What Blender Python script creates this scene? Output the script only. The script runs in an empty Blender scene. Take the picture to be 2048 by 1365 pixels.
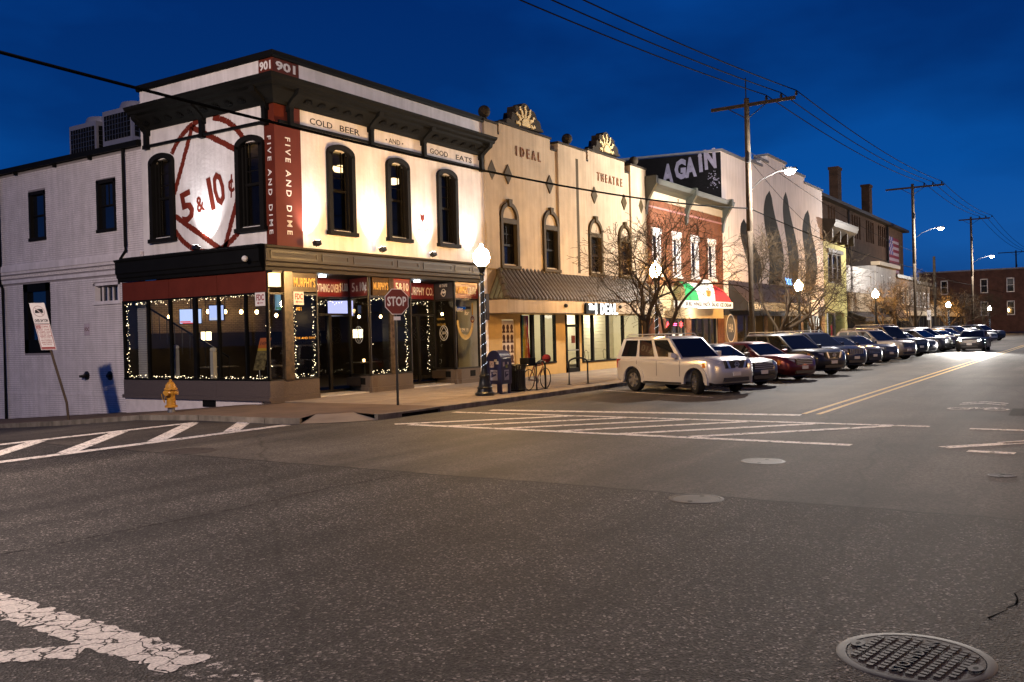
import bpy, bmesh, math, random
from mathutils import Vector, Matrix
random.seed(7)
SC = bpy.context.scene
COL = SC.collection
# ------------------------------------------------------------------ camera
cd = bpy.data.cameras.new('camera'); cam = bpy.data.objects.new('camera', cd); COL.objects.link(cam)
cd.sensor_width = 36.0; cd.lens = 32.285; cd.clip_end = 2000
RX = Vector((0.54427893, -0.83852826, -0.02511566)); DN = Vector((-0.02031914, 0.01675277, -0.99965318)); FW = Vector((0.8386582, 0.54460049, -0.00791999))
m = Matrix.Identity(4)
for i in range(3):
    m[i][0] = RX[i]; m[i][1] = -DN[i]; m[i][2] = -FW[i]
m.translation = Vector((-19.275, -20.80, 1.856))
cam.matrix_world = m
SC.camera = cam
# ------------------------------------------------------------------ sky (deep blue hour)
W = bpy.data.worlds.new('World'); SC.world = W; W.use_nodes = True
nt = W.node_tree; nt.nodes.clear()
wo = nt.nodes.new('ShaderNodeOutputWorld'); bg = nt.nodes.new('ShaderNodeBackground')
tc = nt.nodes.new('ShaderNodeTexCoord'); sx = nt.nodes.new('ShaderNodeSeparateXYZ')
rp = nt.nodes.new('ShaderNodeValToRGB'); ns = nt.nodes.new('ShaderNodeTexNoise'); mp = nt.nodes.new('ShaderNodeMapping')
r2 = nt.nodes.new('ShaderNodeValToRGB'); mx = nt.nodes.new('ShaderNodeMix'); mx.data_type = 'RGBA'; mx.blend_type = 'MULTIPLY'
L = nt.links
L.new(tc.outputs['Generated'], sx.inputs[0]); L.new(sx.outputs['Z'], rp.inputs[0])
e = rp.color_ramp.elements
e[0].position = 0.0; e[0].color = (0.008, 0.072, 0.265, 1)
e[1].position = 0.75; e[1].color = (0.0006, 0.020, 0.115, 1)
k = e.new(0.16); k.color = (0.0015, 0.048, 0.225, 1)
k = e.new(0.36); k.color = (0.0008, 0.030, 0.17, 1)
L.new(tc.outputs['Generated'], mp.inputs[0]); mp.inputs['Scale'].default_value = (1.0, 1.0, 2.6)
L.new(mp.outputs[0], ns.inputs['Vector']); ns.inputs['Scale'].default_value = 2.3; ns.inputs['Detail'].default_value = 5
e = r2.color_ramp.elements; e[0].position = 0.40; e[0].color = (0.60, 0.60, 0.66, 1); e[1].position = 0.64; e[1].color = (1.24, 1.24, 1.18, 1)
L.new(ns.outputs['Fac'], r2.inputs[0]); mx.inputs['Factor'].default_value = 1.0
L.new(rp.outputs[0], mx.inputs['A']); L.new(r2.outputs[0], mx.inputs['B']); L.new(mx.outputs['Result'], bg.inputs['Color'])
bg.inputs['Strength'].default_value = 1.1
L.new(bg.outputs[0], wo.inputs[0])
# ------------------------------------------------------------------ exposure
SC.view_settings.view_transform = 'Standard'; SC.view_settings.look = 'None'
SC.view_settings.exposure = 0.15; SC.view_settings.gamma = 1.0
SC.render.engine = 'CYCLES'
SC.cycles.use_denoising = True
SC.cycles.max_bounces = 6; SC.cycles.transparent_max_bounces = 12; SC.cycles.glossy_bounces = 3; SC.cycles.diffuse_bounces = 3
SC.cycles.sample_clamp_indirect = 4.0
SC.cycles.caustics_reflective = False; SC.cycles.caustics_refractive = False

# ================================================================== helpers
class Fr:
    def __init__(s, o=(0, 0, 0), u=(1, 0, 0), v=(0, 0, 1), n=(0, -1, 0)):
        s.o, s.u, s.v, s.n = Vector(o), Vector(u).normalized(), Vector(v).normalized(), Vector(n).normalized()
    def __call__(s, u, v, d=0.0):
        return s.o + s.u * u + s.v * v + s.n * d
FY = Fr()                                              # avenue front: u = X
FX = Fr(u=(0, 1, 0), n=(-1, 0, 0))                     # side front: u = Y
FXT = Fr(u=(0, -1, 0), n=(-1, 0, 0))                   # side front as read by a viewer: u = -Y

class MB:
    def __init__(s): s.v = []; s.f = []
    def add(s, vs, fs):
        b = len(s.v); s.v += [tuple(p) for p in vs]; s.f += [tuple(b + i for i in f) for f in fs]; return s
    def quad(s, *p): return s.add(p, [tuple(range(len(p)))])
    def box(s, x0, x1, y0, y1, z0, z1):
        return s.add([(x, y, z) for z in (z0, z1) for y in (y0, y1) for x in (x0, x1)],
                     [(0, 2, 3, 1), (4, 5, 7, 6), (0, 1, 5, 4), (2, 6, 7, 3), (0, 4, 6, 2), (1, 3, 7, 5)])
    def fbox(s, F, u0, u1, v0, v1, d0, d1):
        return s.add([F(u, v, d) for d in (d0, d1) for v in (v0, v1) for u in (u0, u1)],
                     [(0, 2, 3, 1), (4, 5, 7, 6), (0, 1, 5, 4), (2, 6, 7, 3), (0, 4, 6, 2), (1, 3, 7, 5)])
    def prism(s, F, poly, d0, d1):
        n = len(poly)
        vs = [F(u, v, d0) for u, v in poly] + [F(u, v, d1) for u, v in poly]
        fs = [tuple(range(n, 2 * n)), tuple(reversed(range(n)))] + [(i, (i + 1) % n, n + (i + 1) % n, n + i) for i in range(n)]
        return s.add(vs, fs)
    def ring(s, F, outer, inner, d0, d1):
        n = len(outer)
        vs = [F(u, v, d) for d in (d0, d1) for u, v in outer] + [F(u, v, d) for d in (d0, d1) for u, v in inner]
        fs = []
        for i in range(n - 1):
            j = i + 1
            fs += [(n + i, n + j, 3 * n + j, 3 * n + i), (i, j, n + j, n + i), (2 * n + i, 3 * n + i, 3 * n + j, 2 * n + j)]
        return s.add(vs, fs)
    def tube(s, pts, r, n=6, cap=True):
        pts = [Vector(p) for p in pts]; m = len(pts)
        rs = r if isinstance(r, (list, tuple)) else [r] * m
        vs = []; ref = Vector((0, 0, 1))
        for i, p in enumerate(pts):
            t = (pts[min(i + 1, m - 1)] - pts[max(i - 1, 0)]).normalized()
            a = t.cross(ref)
            if a.length < 1e-3: a = t.cross(Vector((1, 0, 0)))
            a.normalize(); b = t.cross(a)
            vs += [p + (a * math.cos(6.28318 * k / n) + b * math.sin(6.28318 * k / n)) * rs[i] for k in range(n)]
        fs = [(i * n + k, i * n + (k + 1) % n, (i + 1) * n + (k + 1) % n, (i + 1) * n + k) for i in range(m - 1) for k in range(n)]
        if cap: fs += [tuple(range(n))[::-1], tuple((m - 1) * n + k for k in range(n))]
        return s.add(vs, fs)
    def lathe(s, prof, c=(0, 0, 0), n=16, axis='z', cap=True):
        c = Vector(c); vs = []
        for r, h in prof:
            for k in range(n):
                a = 6.28318 * k / n; x, y = r * math.cos(a), r * math.sin(a)
                vs.append(c + (Vector((x, y, h)) if axis == 'z' else Vector((x, h, y)) if axis == 'y' else Vector((h, x, y))))
        m = len(prof)
        fs = [(i * n + k, i * n + (k + 1) % n, (i + 1) * n + (k + 1) % n, (i + 1) * n + k) for i in range(m - 1) for k in range(n)]
        if cap: fs += [tuple(range(n))[::-1], tuple((m - 1) * n + k for k in range(n))]
        return s.add(vs, fs)
    def ball(s, c, r, n=12, m=8, sq=1.0):
        return s.lathe([(max(1e-3, r * math.sin(math.pi * i / m)), -r * sq * math.cos(math.pi * i / m)) for i in range(m + 1)], c, n)
    def wall(s, F, u0, u1, v0, v1, holes=(), depth=.25):
        us = sorted({u0, u1} | {min(max(h[i], u0), u1) for h in holes for i in (0, 1)})
        vs = sorted({v0, v1} | {min(max(h[i], v0), v1) for h in holes for i in (2, 3)})
        for i in range(len(us) - 1):
            for j in range(len(vs) - 1):
                a, b, c, d = us[i], us[i + 1], vs[j], vs[j + 1]; mu, mv = (a + b) / 2, (c + d) / 2
                if not any(h[0] < mu < h[1] and h[2] < mv < h[3] for h in holes):
                    s.quad(F(a, c), F(b, c), F(b, d), F(a, d))
        for a, b, c, d in holes:
            s.quad(F(a, c), F(a, d), F(a, d, -depth), F(a, c, -depth)); s.quad(F(b, c), F(b, d), F(b, d, -depth), F(b, c, -depth))
            s.quad(F(a, c), F(b, c), F(b, c, -depth), F(a, c, -depth)); s.quad(F(a, d), F(b, d), F(b, d, -depth), F(a, d, -depth))
        return s
    def mesh(s, name, mat, smooth=False, ang=35):
        me = bpy.data.meshes.new(name); me.from_pydata(s.v, [], s.f); me.update()
        if mat: me.materials.append(mat)
        bm = bmesh.new(); bm.from_mesh(me); bmesh.ops.recalc_face_normals(bm, faces=bm.faces); bm.to_mesh(me); bm.free()
        if smooth:
            for p in me.polygons: p.use_smooth = True
            me.set_sharp_from_angle(angle=math.radians(ang))
        return me
    def build(s, name, mat, parent=None, smooth=False, world=True, ang=35):
        return link(name, s.mesh(name, mat, smooth, ang), parent, world)

def link(name, me, parent=None, world=True):
    o = bpy.data.objects.new(name, me); COL.objects.link(o)
    if parent is not None: setparent(o, parent, world)
    return o
def setparent(o, parent, world=True):
    o.parent = parent
    if world and parent.get('_root'):
        o.matrix_parent_inverse = Matrix.Translation(-parent.location)
def tag(o, label, cat, group=None, kind=None):
    if label: o['label'] = label
    if cat: o['category'] = cat
    if group: o['group'] = group
    if kind: o['kind'] = kind
    return o
def root(name, loc, label, cat, group=None):
    o = bpy.data.objects.new(name, None); COL.objects.link(o); o.location = loc; o['_root'] = 1; o.empty_display_size = .2
    return tag(o, label, cat, group)
def copy_tree(o, parent=None, top=True):
    c = o.copy(); COL.objects.link(c)
    if not top: c.parent = parent
    for ch in list(o.children): copy_tree(ch, c, False)
    return c
def lamp(kind, loc, power, color, parent=None, size=.1, aim=None, angle=1.2, blend=.4):
    ld = bpy.data.lights.new('light', kind); ld.energy = power; ld.color = color
    if kind == 'AREA': ld.size = size
    else: ld.shadow_soft_size = size
    if kind == 'SPOT': ld.spot_size = angle; ld.spot_blend = blend
    o = bpy.data.objects.new('light', ld); COL.objects.link(o); o.location = loc
    if aim is not None: o.rotation_euler = (Vector(aim) - Vector(loc)).to_track_quat('-Z', 'Y').to_euler()
    if parent is not None: setparent(o, parent)
    return o
# ------------------------------------------------------------------ text
def text(s, F, u, v, cap, mat, parent, d=.004, align='LEFT', sx=1.0, rot=0.0, width=None, ext=.002, name='lettering', bold=0.0, world=True, slant=0.0):
    cu = bpy.data.curves.new('t', 'FONT'); cu.body = s; cu.size = cap / .69; cu.extrude = ext; cu.align_x = align; cu.offset = bold; cu.resolution_u = 2; cu.shear = slant
    to = bpy.data.objects.new('t', cu); COL.objects.link(to)
    me = bpy.data.meshes.new_from_object(to)
    bpy.data.objects.remove(to); bpy.data.curves.remove(cu)
    if width and len(me.vertices):
        xs = [p.co.x for p in me.vertices]; sx = width / max(1e-3, max(xs) - min(xs))
    c, q = math.cos(rot), math.sin(rot)
    for p in me.vertices:
        x, y, z = p.co.x * sx, p.co.y, p.co.z
        p.co = F(u + x * c - y * q, v + x * q + y * c, d + z)
    me.materials.clear(); me.materials.append(mat); me.name = name
    if cap < .15 or len(s) < 2: return link(name, me, parent, world)
    # larger words: every letter is a piece of its own
    par = list(range(len(me.vertices)))
    def find(a):
        while par[a] != a: par[a] = par[par[a]]; a = par[a]
        return a
    for p in me.polygons:
        r = find(p.vertices[0])
        for i in p.vertices[1:]: par[find(i)] = r
    isl = {}
    for p in me.polygons: isl.setdefault(find(p.vertices[0]), []).append(tuple(p.vertices))
    for fs in isl.values():
        idx = sorted({i for f in fs for i in f}); mp_ = {j: n for n, j in enumerate(idx)}
        g_ = MB(); g_.add([me.vertices[j].co for j in idx], [tuple(mp_[i] for i in f) for f in fs]); q = g_.build('letter', mat, parent, False, world)
    bpy.data.meshes.remove(me); return q
# ------------------------------------------------------------------ materials
def nodes(name):
    m = bpy.data.materials.new(name); m.use_nodes = True
    return m, m.node_tree.nodes, m.node_tree.links, m.node_tree.nodes['Principled BSDF']
def N(ns, t, **kw):
    n = ns.new('ShaderNode' + t)
    for k, v in kw.items(): n.inputs[k].default_value = v
    return n
MATS = {}
def M(name, col, rough=.6, metal=0.0, var=.2, vs=2.0, bump=0.0, bs=60.0, spec=.5, emis=None, es=0.0, coat=0.0, stain=0.0):
    if name in MATS: return MATS[name]
    m, ns, ln, p = nodes(name)
    p.inputs['Roughness'].default_value = rough; p.inputs['Metallic'].default_value = metal; p.inputs['Specular IOR Level'].default_value = spec * (.25 if rough >= .6 and metal < .3 else 1)
    p.inputs['Coat Weight'].default_value = coat; p.inputs['Coat Roughness'].default_value = .05
    if var > 0:
        t = N(ns, 'TexCoord'); a = N(ns, 'TexNoise', Scale=vs, Detail=6.0, Roughness=.62)
        ln.new(t.outputs['Object'], a.inputs['Vector'])
        r = N(ns, 'ValToRGB'); c = Vector(col[:3])
        r.color_ramp.elements[0].position = .3; r.color_ramp.elements[1].position = .7
        r.color_ramp.elements[0].color = (*(c * (1 - var)), 1); r.color_ramp.elements[1].color = (*(c * (1 + var * .6)), 1)
        ln.new(a.outputs['Fac'], r.inputs[0]); out = r.outputs[0]
        if stain > 0:
            mp_ = N(ns, 'Mapping', Scale=(3.0, 3.0, .22)); b = N(ns, 'TexNoise', Scale=1.6, Detail=5.0)
            ln.new(t.outputs['Object'], mp_.inputs[0]); ln.new(mp_.outputs[0], b.inputs['Vector'])
            r2 = N(ns, 'ValToRGB'); r2.color_ramp.elements[0].position = .38; r2.color_ramp.elements[1].position = .6
            r2.color_ramp.elements[0].color = (1 - stain, 1 - stain, 1 - stain * 1.1, 1); r2.color_ramp.elements[1].color = (1, 1, 1, 1)
            mm = ns.new('ShaderNodeMix'); mm.data_type = 'RGBA'; mm.blend_type = 'MULTIPLY'; mm.inputs['Factor'].default_value = 1
            ln.new(b.outputs['Fac'], r2.inputs[0]); ln.new(out, mm.inputs['A']); ln.new(r2.outputs[0], mm.inputs['B']); out = mm.outputs['Result']
        ln.new(out, p.inputs['Base Color'])
    else: p.inputs['Base Color'].default_value = (*col[:3], 1)
    if bump > 0:
        t = N(ns, 'TexCoord'); a = N(ns, 'TexNoise', Scale=bs, Detail=4.0); b = N(ns, 'Bump', Strength=bump, Distance=.02)
        ln.new(t.outputs['Object'], a.inputs['Vector']); ln.new(a.outputs['Fac'], b.inputs['Height']); ln.new(b.outputs[0], p.inputs['Normal'])
    if emis:
        p.inputs['Emission Color'].default_value = (*emis, 1); p.inputs['Emission Strength'].default_value = es
    MATS[name] = m; return m
def E(name, col, s, sample=True):
    if name in MATS: return MATS[name]
    m, ns, ln, p = nodes(name); ns.remove(p); e_ = N(ns, 'Emission', Strength=s); e_.inputs[0].default_value = (*col, 1)
    ln.new(e_.outputs[0], ns['Material Output'].inputs[0])
    if not sample: m.cycles.emission_sampling = 'NONE'
    MATS[name] = m; return m
def glass(name, tint=(.60, .63, .63), refl=.03, rough=.01):
    if name in MATS: return MATS[name]
    m, ns, ln, p = nodes(name); ns.remove(p)
    t = N(ns, 'BsdfTransparent'); t.inputs[0].default_value = (*tint, 1); g = N(ns, 'BsdfGlossy', Roughness=rough); lw = N(ns, 'LayerWeight', Blend=.5)
    pw = N(ns, 'Math'); pw.operation = 'POWER'; pw.inputs[1].default_value = 5.0; ln.new(lw.outputs['Facing'], pw.inputs[0])
    ma = N(ns, 'Math'); ma.operation = 'MULTIPLY_ADD'; ma.inputs[1].default_value = .9; ma.inputs[2].default_value = refl; mi = N(ns, 'MixShader')
    ln.new(pw.outputs[0], ma.inputs[0]); ln.new(ma.outputs[0], mi.inputs[0]); ln.new(t.outputs[0], mi.inputs[1]); ln.new(g.outputs[0], mi.inputs[2])
    ln.new(mi.outputs[0], ns['Material Output'].inputs[0]); MATS[name] = m; return m
def brickmat(name, c1, c2, mortar, axis='x', rough=.85, bw=.215, bh=.072, bump=.35, ms=.010):
    m, ns, ln, p = nodes(name); p.inputs['Roughness'].default_value = rough; p.inputs['Specular IOR Level'].default_value = .1
    t = N(ns, 'TexCoord'); s = N(ns, 'SeparateXYZ'); c = N(ns, 'CombineXYZ'); b = N(ns, 'TexBrick')
    ln.new(t.outputs['Object'], s.inputs[0]); ln.new(s.outputs['X' if axis == 'x' else 'Y'], c.inputs[0]); ln.new(s.outputs['Z'], c.inputs[1]); ln.new(c.outputs[0], b.inputs['Vector'])
    b.inputs['Scale'].default_value = 1.0; b.inputs['Brick Width'].default_value = bw; b.inputs['Row Height'].default_value = bh; b.inputs['Mortar Size'].default_value = ms
    b.inputs['Color1'].default_value = (*c1, 1); b.inputs['Color2'].default_value = (*c2, 1); b.inputs['Mortar'].default_value = (*mortar, 1); b.inputs['Bias'].default_value = -.1
    n = N(ns, 'TexNoise', Scale=1.3, Detail=5.0); r = N(ns, 'ValToRGB'); r.color_ramp.elements[0].position = .3; r.color_ramp.elements[0].color = (.68, .68, .68, 1); r.color_ramp.elements[1].position = .7; r.color_ramp.elements[1].color = (1.15, 1.1, 1.1, 1)
    ln.new(t.outputs['Object'], n.inputs['Vector']); ln.new(n.outputs['Fac'], r.inputs[0])
    mm = ns.new('ShaderNodeMix'); mm.data_type = 'RGBA'; mm.blend_type = 'MULTIPLY'; mm.inputs['Factor'].default_value = 1
    ln.new(b.outputs['Color'], mm.inputs['A']); ln.new(r.outputs[0], mm.inputs['B']); ln.new(mm.outputs['Result'], p.inputs['Base Color'])
    bp = N(ns, 'Bump', Strength=bump, Distance=.02); bp.invert = True; ln.new(b.outputs['Fac'], bp.inputs['Height']); ln.new(bp.outputs[0], p.inputs['Normal'])
    MATS[name] = m; return m

m_black = M('black paint', (.007, .007, .007), .6, bump=.1, spec=.2)
m_dark = M('dark metal', (.02, .02, .021), .4, .3)
m_red = M('dark red paint', (.115, .022, .012), .6, var=.15)
m_white = M('white lettering', (.75, .72, .68), .6, var=.05)
m_glass = glass('window glass')
m_gdark = M('dark window glass', (.008, .010, .014), .05, var=0, spec=.8)
m_conc = M('concrete', (.30, .26, .21), .85, var=.25, vs=1.2, bump=.25, bs=50)
m_steel = M('galvanised steel', (.25, .25, .25), .4, .8, var=.15)
m_wood = M('pole wood', (.05, .038, .027), .9, var=.4, vs=5, bump=.5, bs=30)
# ================================================================== the ground
KN = [(-100, 0), (-1.6, 0), (1, -.07), (4.5, -.33), (15.4, -.97), (70, -4.0)]
def S_(y):
    for (a, p), (b, q) in zip(KN, KN[1:]):
        if a <= y <= b: return p + (q - p) * (y - a) / (b - a)
    return KN[-1][1]
RZ = -.13
# asphalt: coarse old surface west of the seam, finer resurfaced asphalt east of it
def asphalt():
    m, ns, ln, p = nodes('asphalt'); t = N(ns, 'TexCoord')
    p.inputs['Roughness'].default_value = .78; p.inputs['Specular IOR Level'].default_value = .3
    s = N(ns, 'SeparateXYZ'); ln.new(t.outputs['Object'], s.inputs[0])
    w = N(ns, 'TexNoise', Scale=1.6, Detail=3.0); ln.new(t.outputs['Object'], w.inputs['Vector'])
    a1 = N(ns, 'Math'); a1.operation = 'MULTIPLY_ADD'; a1.inputs[1].default_value = .22; ln.new(w.outputs['Fac'], a1.inputs[0]); ln.new(s.outputs['X'], a1.inputs[2])
    sd = N(ns, 'MapRange'); sd.inputs['From Min'].default_value = -8.76; sd.inputs['From Max'].default_value = -8.73; ln.new(a1.outputs[0], sd.inputs['Value'])
    sm = N(ns, 'ValToRGB'); ln.new(N(ns, 'MapRange').outputs[0], sm.inputs[0])
    mr = sm.inputs[0].links[0].from_node; mr.inputs['From Min'].default_value = -8.90; mr.inputs['From Max'].default_value = -8.62; ln.new(a1.outputs[0], mr.inputs['Value'])
    e = sm.color_ramp.elements; e[0].position = .3; e[0].color = (1, 1, 1, 1); e[1].position = .7; e[1].color = (1, 1, 1, 1); q = e.new(.5); q.color = (.10, .10, .10, 1)
    def ramp(src, stops):
        r = N(ns, 'ValToRGB'); el = r.color_ramp.elements
        el[0].position, el[0].color = stops[0][0], (*stops[0][1], 1); el[1].position, el[1].color = stops[-1][0], (*stops[-1][1], 1)
        for pz, c in stops[1:-1]:
            k = el.new(pz); k.color = (*c, 1)
        ln.new(src, r.inputs[0]); return r.outputs[0]
    vo = N(ns, 'TexVoronoi', Scale=62.0); ln.new(t.outputs['Object'], vo.inputs['Vector'])
    sep = N(ns, 'SeparateColor'); ln.new(vo.outputs['Color'], sep.inputs[0])
    coarse = ramp(sep.outputs[0], [(0, (.007, .0064, .0058)), (.5, (.027, .0245, .022)), (.82, (.050, .046, .042)), (.93, (.095, .088, .08)), (1, (.25, .23, .21))])
    nf = N(ns, 'TexNoise', Scale=26.0, Detail=6.0, Roughness=.85); ln.new(t.outputs['Object'], nf.inputs['Vector'])
    fine = ramp(nf.outputs['Fac'], [(.36, (.013, .012, .011)), (.50, (.046, .040, .034)), (.64, (.13, .114, .098))])
    mixc = ns.new('ShaderNodeMix'); mixc.data_type = 'RGBA'; ln.new(sd.outputs[0], mixc.inputs['Factor']); ln.new(coarse, mixc.inputs['A']); ln.new(fine, mixc.inputs['B'])
    big = N(ns, 'TexNoise', Scale=.35, Detail=6.0, Roughness=.65); ln.new(t.outputs['Object'], big.inputs['Vector'])
    bigr = ramp(big.outputs['Fac'], [(.32, (.50, .49, .48)), (.5, (.95, .94, .93)), (.7, (1.4, 1.38, 1.35))])
    mp_ = N(ns, 'Mapping', Scale=(.12, 1.6, 1)); tr = N(ns, 'TexNoise', Scale=.8, Detail=4.0); ln.new(t.outputs['Object'], mp_.inputs[0]); ln.new(mp_.outputs[0], tr.inputs['Vector'])
    trr = ramp(tr.outputs['Fac'], [(.35, (.62, .62, .62)), (.62, (1.18, 1.18, 1.18))])
    # cracks
    cv = N(ns, 'TexVoronoi', Scale=.13); cv.feature = 'DISTANCE_TO_EDGE'
    wn = N(ns, 'TexNoise', Scale=1.1, Detail=5.0); ln.new(t.outputs['Object'], wn.inputs['Vector'])
    mv = ns.new('ShaderNodeMix'); mv.data_type = 'VECTOR'; mv.inputs['Factor'].default_value = .35; ln.new(t.outputs['Object'], mv.inputs['A']); ln.new(wn.outputs['Color'], mv.inputs['B']); ln.new(mv.outputs['Result'], cv.inputs['Vector'])
    cr = ramp(cv.outputs['Distance'], [(.0, (.5, .5, .5)), (.002, (1, 1, 1))])
    out = mixc.outputs['Result']
    for o2 in (bigr, trr, cr, sm.outputs[0]):
        mm = ns.new('ShaderNodeMix'); mm.data_type = 'RGBA'; mm.blend_type = 'MULTIPLY'; mm.inputs['Factor'].default_value = 1
        ln.new(out, mm.inputs['A']); ln.new(o2, mm.inputs['B']); out = mm.outputs['Result']
    ln.new(out, p.inputs['Base Color'])
    b1 = N(ns, 'Bump', Strength=.9, Distance=.012); ln.new(vo.outputs['Distance'], b1.inputs['Height'])
    b2 = N(ns, 'Bump', Strength=.5, Distance=.006); ln.new(nf.outputs['Fac'], b2.inputs['Height'])
    mn = ns.new('ShaderNodeMix'); mn.data_type = 'VECTOR'; ln.new(sd.outputs[0], mn.inputs['Factor']); ln.new(b1.outputs[0], mn.inputs['A']); ln.new(b2.outputs[0], mn.inputs['B'])
    ln.new(mn.outputs['Result'], p.inputs['Normal'])
    return m
m_asph = asphalt()
g = MB(); g.quad((-60, -60, RZ), (330, -60, RZ), (330, -2, RZ), (-60, -2, RZ))
ys = [-2, -1.6, -.5, 1, 2.8, 4.5, 8, 12, 15.4, 30, 60]
for a, b in zip(ys, ys[1:]): g.quad((-60, a, RZ + S_(a)), (-3.9, a, RZ + S_(a)), (-3.9, b, RZ + S_(b)), (-60, b, RZ + S_(b)))
tag(g.build('road', m_asph), 'dark asphalt street surface of the crossing', None, kind='structure')
g = MB(); g.quad((-900, -900, -5), (1200, -900, -5), (1200, 900, -5), (-900, 900, -5))
tag(g.build('ground', M('earth', (.03, .028, .022), .95)), None, None, kind='structure')

# pavement
m_pave = M('brown pavement', (.145, .105, .078), .88, var=.25, vs=1.0, bump=.25, bs=70)
m_slab = M('pavement slab', (.25, .21, .17), .85, var=.22, vs=.9, bump=.2, bs=60)
m_joint = M('slab joint', (.05, .045, .04), .95)
side = root('corner_pavement', (0, 0, 0), 'brown pavement sloping round the corner building', 'pavement'); side['kind'] = 'structure'
CX, CY = -2.0, -3.95
g = MB()
def rmax(a): return 1.15 if 206 < a < 254 else 2.06
angs = [180, 193, 205.9, 206.1, 218, 230, 242, 253.9, 254.1, 262, 270]
for a, b in zip(angs, angs[1:]):
    pa, pb = rmax(a), rmax(b)
    g.quad((CX, CY, 0), (CX + pa * math.cos(math.radians(a)), CY + pa * math.sin(math.radians(a)), 0), (CX + pb * math.cos(math.radians(b)), CY + pb * math.sin(math.radians(b)), 0))
g.quad((-2, -6.01, 0), (-.015, -6.01, 0), (-.015, CY, 0), (-2, CY, 0))
yy = [CY, -1.6, -.5, .0]
for a, b in zip(yy, yy[1:]): g.quad((-4.06, a, S_(a)), (-.015, a, S_(a)), (-.015, b, S_(b)), (-4.06, b, S_(b)))
yy = [0, 1, 2.8, 4.5, 8, 12, 15.4, 30]
for a, b in zip(yy, yy[1:]): g.quad((-4.06, a, S_(a)), (.3, a, S_(a)), (.3, b, S_(b)), (-4.06, b, S_(b)))
g.build('pavement_surface', m_pave, side)
# light ramp at the kerb
g = MB()
for a in range(206, 254, 8):
    q = [(math.cos(math.radians(t)), math.sin(math.radians(t))) for t in (a, a + 8)]
    g.quad((CX + 1.15 * q[0][0], CY + 1.15 * q[0][1], .002), (CX + 2.24 * q[0][0], CY + 2.24 * q[0][1], -.118), (CX + 2.24 * q[1][0], CY + 2.24 * q[1][1], -.118), (CX + 1.15 * q[1][0], CY + 1.15 * q[1][1], .002))
g.build('ramp', m_slab, side)
av = root('avenue_pavement', (0, 0, 0), 'concrete slab pavement along the shop fronts', 'pavement'); av['kind'] = 'structure'
g = MB(); g.quad((-.01, -6.01, -.014), (26.5, -6.01, -.014), (26.5, 1.5, -.014), (-.01, 1.5, -.014)); g.build('joint_bed', m_joint, av)
g = MB(); g.quad((26.5, -6.01, 0), (166, -6.01, 0), (166, 1.5, 0), (26.5, 1.5, 0)); g.build('far_pavement', m_slab, av)
sl = MB().box(-.74, .74, -.742, .742, -.06, 0).mesh('paving_slab', m_slab)
for i in range(17):
    for j in range(5):
        o = link('paving_slab', sl, av); o.location = (.75 + 1.5 * i + random.uniform(-.003, .003), -5.26 + 1.5 * j, random.uniform(-.003, .001)); o.matrix_parent_inverse = Matrix.Identity(4)
        o.rotation_euler = (random.uniform(-.0015, .0015), random.uniform(-.0015, .0015), 0)
# kerbs
m_kerb = M('kerb concrete', (.20, .175, .145), .85, var=.4, vs=2.2, bump=.4, bs=30, stain=.3)
kb = root('kerb', (0, 0, 0), 'concrete kerb round the corner', 'kerb'); kb['kind'] = 'structure'
ks = MB().box(0, 2.385, -.155, 0, -.3, .0).mesh('kerb_stone', m_kerb)
for i in range(27):
    if i == 0: continue
    o = link('kerb_stone', ks, kb); o.location = (-2.0 + 2.4 * i, -6.01, random.uniform(0, .004)); o.rotation_euler = (0, random.uniform(-.001, .001), random.uniform(-.001, .001))
MB().box(62.8, 166, -6.165, -6.01, -.3, 0).build('far_kerb', m_kerb, kb)
# storm inlet in the first kerb stone: lintel, two cheeks, block coloured near-black for the shade in the throat
g = MB(); g.box(-2, .385, -6.165, -6.01, -.045, .002); g.box(-2, -1.8, -6.163, -6.01, -.3, -.047); g.box(-.25, .385, -6.163, -6.01, -.3, -.047); g.build('inlet_lintel', m_kerb, kb)
MB().box(-1.79, -.26, -6.10, -6.0, -.3, -.047).build('inlet_throat', M('throat', (.004, .004, .004), 1, var=0), kb)
def arcstone(a0, a1, z1):
    g = MB(); n = 5
    for i in range(n):
        t0, t1 = [math.radians(a0 + (a1 - a0) * k / n) for k in (i, i + 1)]
        P = lambda r, t, z: (CX + r * math.cos(t), CY + r * math.sin(t), z)
        g.quad(P(2.06, t0, z1), P(2.215, t0, z1), P(2.215, t1, z1), P(2.06, t1, z1)); g.quad(P(2.215, t0, z1), P(2.215, t0, -.3), P(2.215, t1, -.3), P(2.215, t1, z1))
    for t in (math.radians(a0), math.radians(a1)): g.quad(P(2.06, t, z1), P(2.215, t, z1), P(2.215, t, -.3), P(2.06, t, -.3))
    g.build('kerb_stone', m_kerb, kb)
arcstone(180.3, 205.5, .002); arcstone(254.5, 269.8, .002)
y = -3.94
while y < 22:
    y2 = y + 2.38; g = MB(); a, b = S_(y) + .003, S_(y2) + .003
    g.add([(-4.215, y, a - .3), (-4.06, y, a - .3), (-4.215, y2, b - .3), (-4.06, y2, b - .3), (-4.215, y, a), (-4.06, y, a), (-4.215, y2, b), (-4.06, y2, b)],
          [(0, 2, 3, 1), (4, 5, 7, 6), (0, 1, 5, 4), (2, 6, 7, 3), (0, 4, 6, 2), (1, 3, 7, 5)]); g.build('kerb_stone', m_kerb, kb); y += 2.4

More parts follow.
